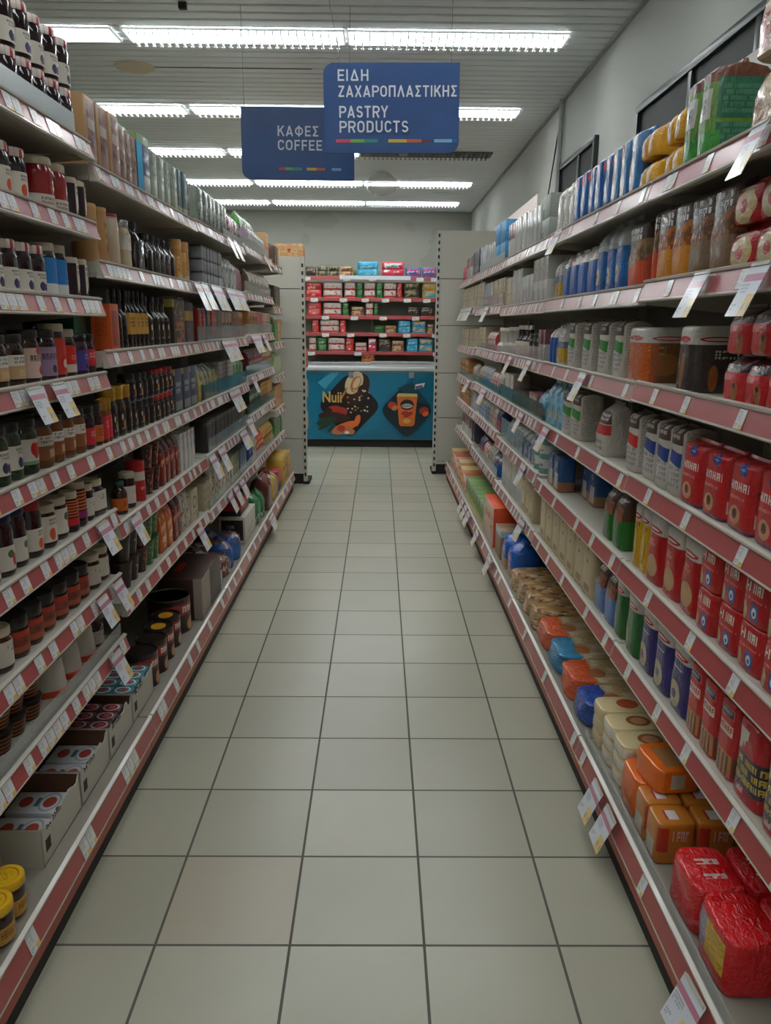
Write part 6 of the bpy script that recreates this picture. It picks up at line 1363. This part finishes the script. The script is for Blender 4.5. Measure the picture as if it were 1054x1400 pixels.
blk = flat('black', (26, 24, 28)); glow = flat('pale', (150, 206, 220)); brn = flat('choc', (58, 32, 24)); cre = flat('cream', (222, 200, 160)); red_ = flat('red', (176, 50, 36)); org = flat('orange', (226, 110, 44)); gold_ = flat('gold', (214, 170, 84)); grn = flat('leaf', (36, 66, 44)); teal_d = flat('deep_teal', (22, 66, 80)); nut = flat('nut', (196, 120, 66)); wht = flat('white', (226, 224, 220)); vio = flat('violet', (110, 70, 140)); lemon = flat('lemon', (196, 190, 110))
cx, cz = -.367, .52
ink(lambda y: [(cx-.39, y, .80), (cx-.22, y, .925), (cx-.12, y, .925), (cx-.3, y, .72)], flat('halo', (60, 156, 186)))
ink(lambda y: diamond(cx, cz, .40, .42, y), blk)
for a, b, rx, rz, an, m in ((.10, .72, .13, .21, -.5, brn), (.06, .80, .10, .15, -.5, cre), (.08, .79, .055, .10, -.5, nut), (.09, .80, .035, .075, -.5, cre), (.16, .70, .06, .08, -.3, brn), (-.07, .66, .012, .10, -.5, nut)):
    ink(lambda y: disc(cx+a, cz-.52+b, rx, rz, y, an), m)
rg = random.Random(5)
for k in range(26):
    a, b = rg.uniform(-.02, .25), rg.uniform(.42, .72); ink(lambda y: disc(cx+a, b, .012, .010, y), cre if k % 3 else nut)
for a, b, rx, rz, an, m in ((-.20, .46, .11, .06, .2, red_), (-.10, .45, .08, .055, 0, red_), (-.26, .45, .05, .05, 0, brn), (-.18, .38, .20, .06, -.1, brn), (-.28, .33, .12, .05, .3, grn), (-.30, .27, .10, .015, .5, grn), (-.22, .25, .09, .014, .9, grn), (-.34, .28, .08, .014, -.3, grn), (-.05, .26, .17, .055, .35, org), (.10, .34, .035, .075, -.3, org), (-.09, .22, .13, .05, .2, nut), (-.10, .24, .05, .04, 0, red_), (.02, .20, .05, .035, .2, nut), (-.03, .19, .03, .02, 0, wht)):
    ink(lambda y: disc(cx+a, b, rx, rz, y, an), m)
def ink_text(txt, size, x, z, m, bold=.0, sx=1, rot=0):
    layer[0] += 1
    me = text_mesh(txt, size, bold, sx)
    g.addmesh(me, Matrix.Translation((x, FY-.0006*layer[0], z)) @ Matrix.Rotation(PI/2, 4, 'X') @ Matrix.Rotation(rot, 4, 'Z'), m); bpy.data.meshes.remove(me)
ink_text('Nuii', .185, cx-.335, .565, gold_, .004, .78)
cx2 = .345
ink(lambda y: diamond(cx2, .47, .335, .36, y), flat('deep', (20, 40, 50)))
ink(lambda y: [(cx2-.12, y, .74), (cx2+.06, y, .81), (cx2+.30, y, .52), (cx2+.05, y, .60)], teal_d)
for a, b, rx, rz, an, m in ((-.18, .53, .055, .045, -.2, red_), (-.15, .50, .04, .03, .4, nut), (.21, .47, .06, .045, .2, red_), (.23, .43, .04, .03, .5, org)): ink(lambda y: disc(cx2+a, b, rx, rz, y, an), m)
ink(lambda y: [(cx2-.125, y, .64), (cx2+.125, y, .64), (cx2+.095, y, .30), (cx2+.07, y, .275), (cx2-.07, y, .275), (cx2-.095, y, .30)], org)
ink(lambda y: [(cx2-.13, y, .64), (cx2+.13, y, .64), (cx2+.12, y, .675), (cx2-.11, y, .68)], lemon)
ink(lambda y: disc(cx2, .54, .085, .065, y), blk)
ink(lambda y: disc(cx2, .525, .07, .028, y), wht)
for k in range(6): ink(lambda y: [(cx2-.06+.021*k, y, .508), (cx2-.05+.021*k, y, .508), (cx2-.05+.021*k, y, .545), (cx2-.06+.021*k, y, .545)], blk)
for a, b in ((-.03, .44), (.03, .43), (0, .41)): ink(lambda y: disc(cx2+a, b, .045, .022, y, .3), red_)
ink(lambda y: disc(cx2, .34, .05, .03, y), gold_)
ink(lambda y: [(cx2+.09, y, .73), (cx2+.20, y, .76), (cx2+.215, y, .81), (cx2+.10, y, .79)], wht)
ink(lambda y: [(cx2+.095, y, .735), (cx2+.185, y, .758), (cx2+.19, y, .785), (cx2+.10, y, .765)], vio)
link('printed_front', g.mesh('printed_front', False), fr, fo, label='blue printed front with two dark diamonds')

# ------------------------------------------------------------------ wall shelving behind the freezer
BX0, BX1, BYF, BYB = -1.14, .93, 11.18, 11.66
wu = thing('wall_shelving', 'shelving with red rails against the back wall', 'shelving', ((BX0+BX1)/2, BYB, 0))
wo = (-(BX0+BX1)/2, -BYB, 0)
link('back_panel', MB().box(BX0, BX1, BYB-.02, BYB, .1, 2.14, cream_dk).mesh('back_panel', False), wu, wo)
for x in (BX0, (BX0+BX1)/2-.015, BX1-.03): link('upright', MB().box(x, x+.03, BYB-.06, BYB-.02, 0, 2.14, cream).mesh('upright', False), wu, wo)
link('base_plinth', MB().box(BX0, BX1, BYF-.05, BYB-.02, 0, .12, toe_dark).mesh('base_plinth', False), wu, wo)
BZ = [2.135, 1.855, 1.615, 1.385, 1.13, .94]
bn = ['top shelf', 'second shelf', 'third shelf', 'fourth shelf', 'fifth shelf', 'lowest shelf']
rw_ = random.Random(3)
for i, z in enumerate(BZ):
    sh = link('shelf', MB().box(BX0+.002, BX1-.002, BYF+.004, BYB-.06, z-.02, z, cream).mesh('shelf', False), wu, wo)
    link('price_rail', MB().box(BX0+.002, BX1-.002, BYF-.004, BYF+.004, z-.045, z+.002, rail_red, .002).mesh('price_rail', False), sh)
    for x in [(-1.0, -.45, -.1, .55, .75), (-.9, -.5, -.2, .08, .38, .65), (-.75, -.35, .05, .5), (-.75, -.4, .05, .38, .78), (-.95, -.3, .8), (-.1,)][i]:
        link('price_ticket', MB().box(x-.05, x+.05, BYF-.007, BYF-.005, z-.06, z-.01, ticket_mat).mesh('price_ticket', False), sh)
link('top_strip', MB().box(-.55, .42, BYF-.012, BYF-.006, BZ[0]-.04, BZ[0]+.012, mat('bright_strip', (226, 232, 236), .2, coat=.5)).mesh('top_strip', False), wu, wo, label='pale plastic strip along the top rail')
for i, key, x, w, h in BACK:
    item(key, bn[i] + ' behind freezer', x, BYF + .02 + .085, BZ[i] + .0004, 0, w=w, d=.16, h=h, order=x, end='left', v=int(abs(x)*30) % 3)

# carton standing on the left end panel's shelving, packets hooked behind that panel
item('panelbox', 'on top of left end panel', -.84, 7.62, 2.085, 0, w=.27, d=.2, h=.125)
for n, (z, k_) in enumerate(((1.10, 'orangesnack'), (.82, 'whitesnack'), (.52, 'whitesnack'))):
    it = K[k_]; ps = parts(k_, .1, .05, .2, n)
    o = tag(link('hanging_packet', ps[0][1], None, (-.70, 7.53, z), (0, 0, PI/2)), ['orange packet hooked behind left end panel', 'pale packet hooked below orange one behind left panel', 'lowest pale packet hooked behind left end panel'][n], 'packet', 'packets hooked behind the left end panel')
build_items()
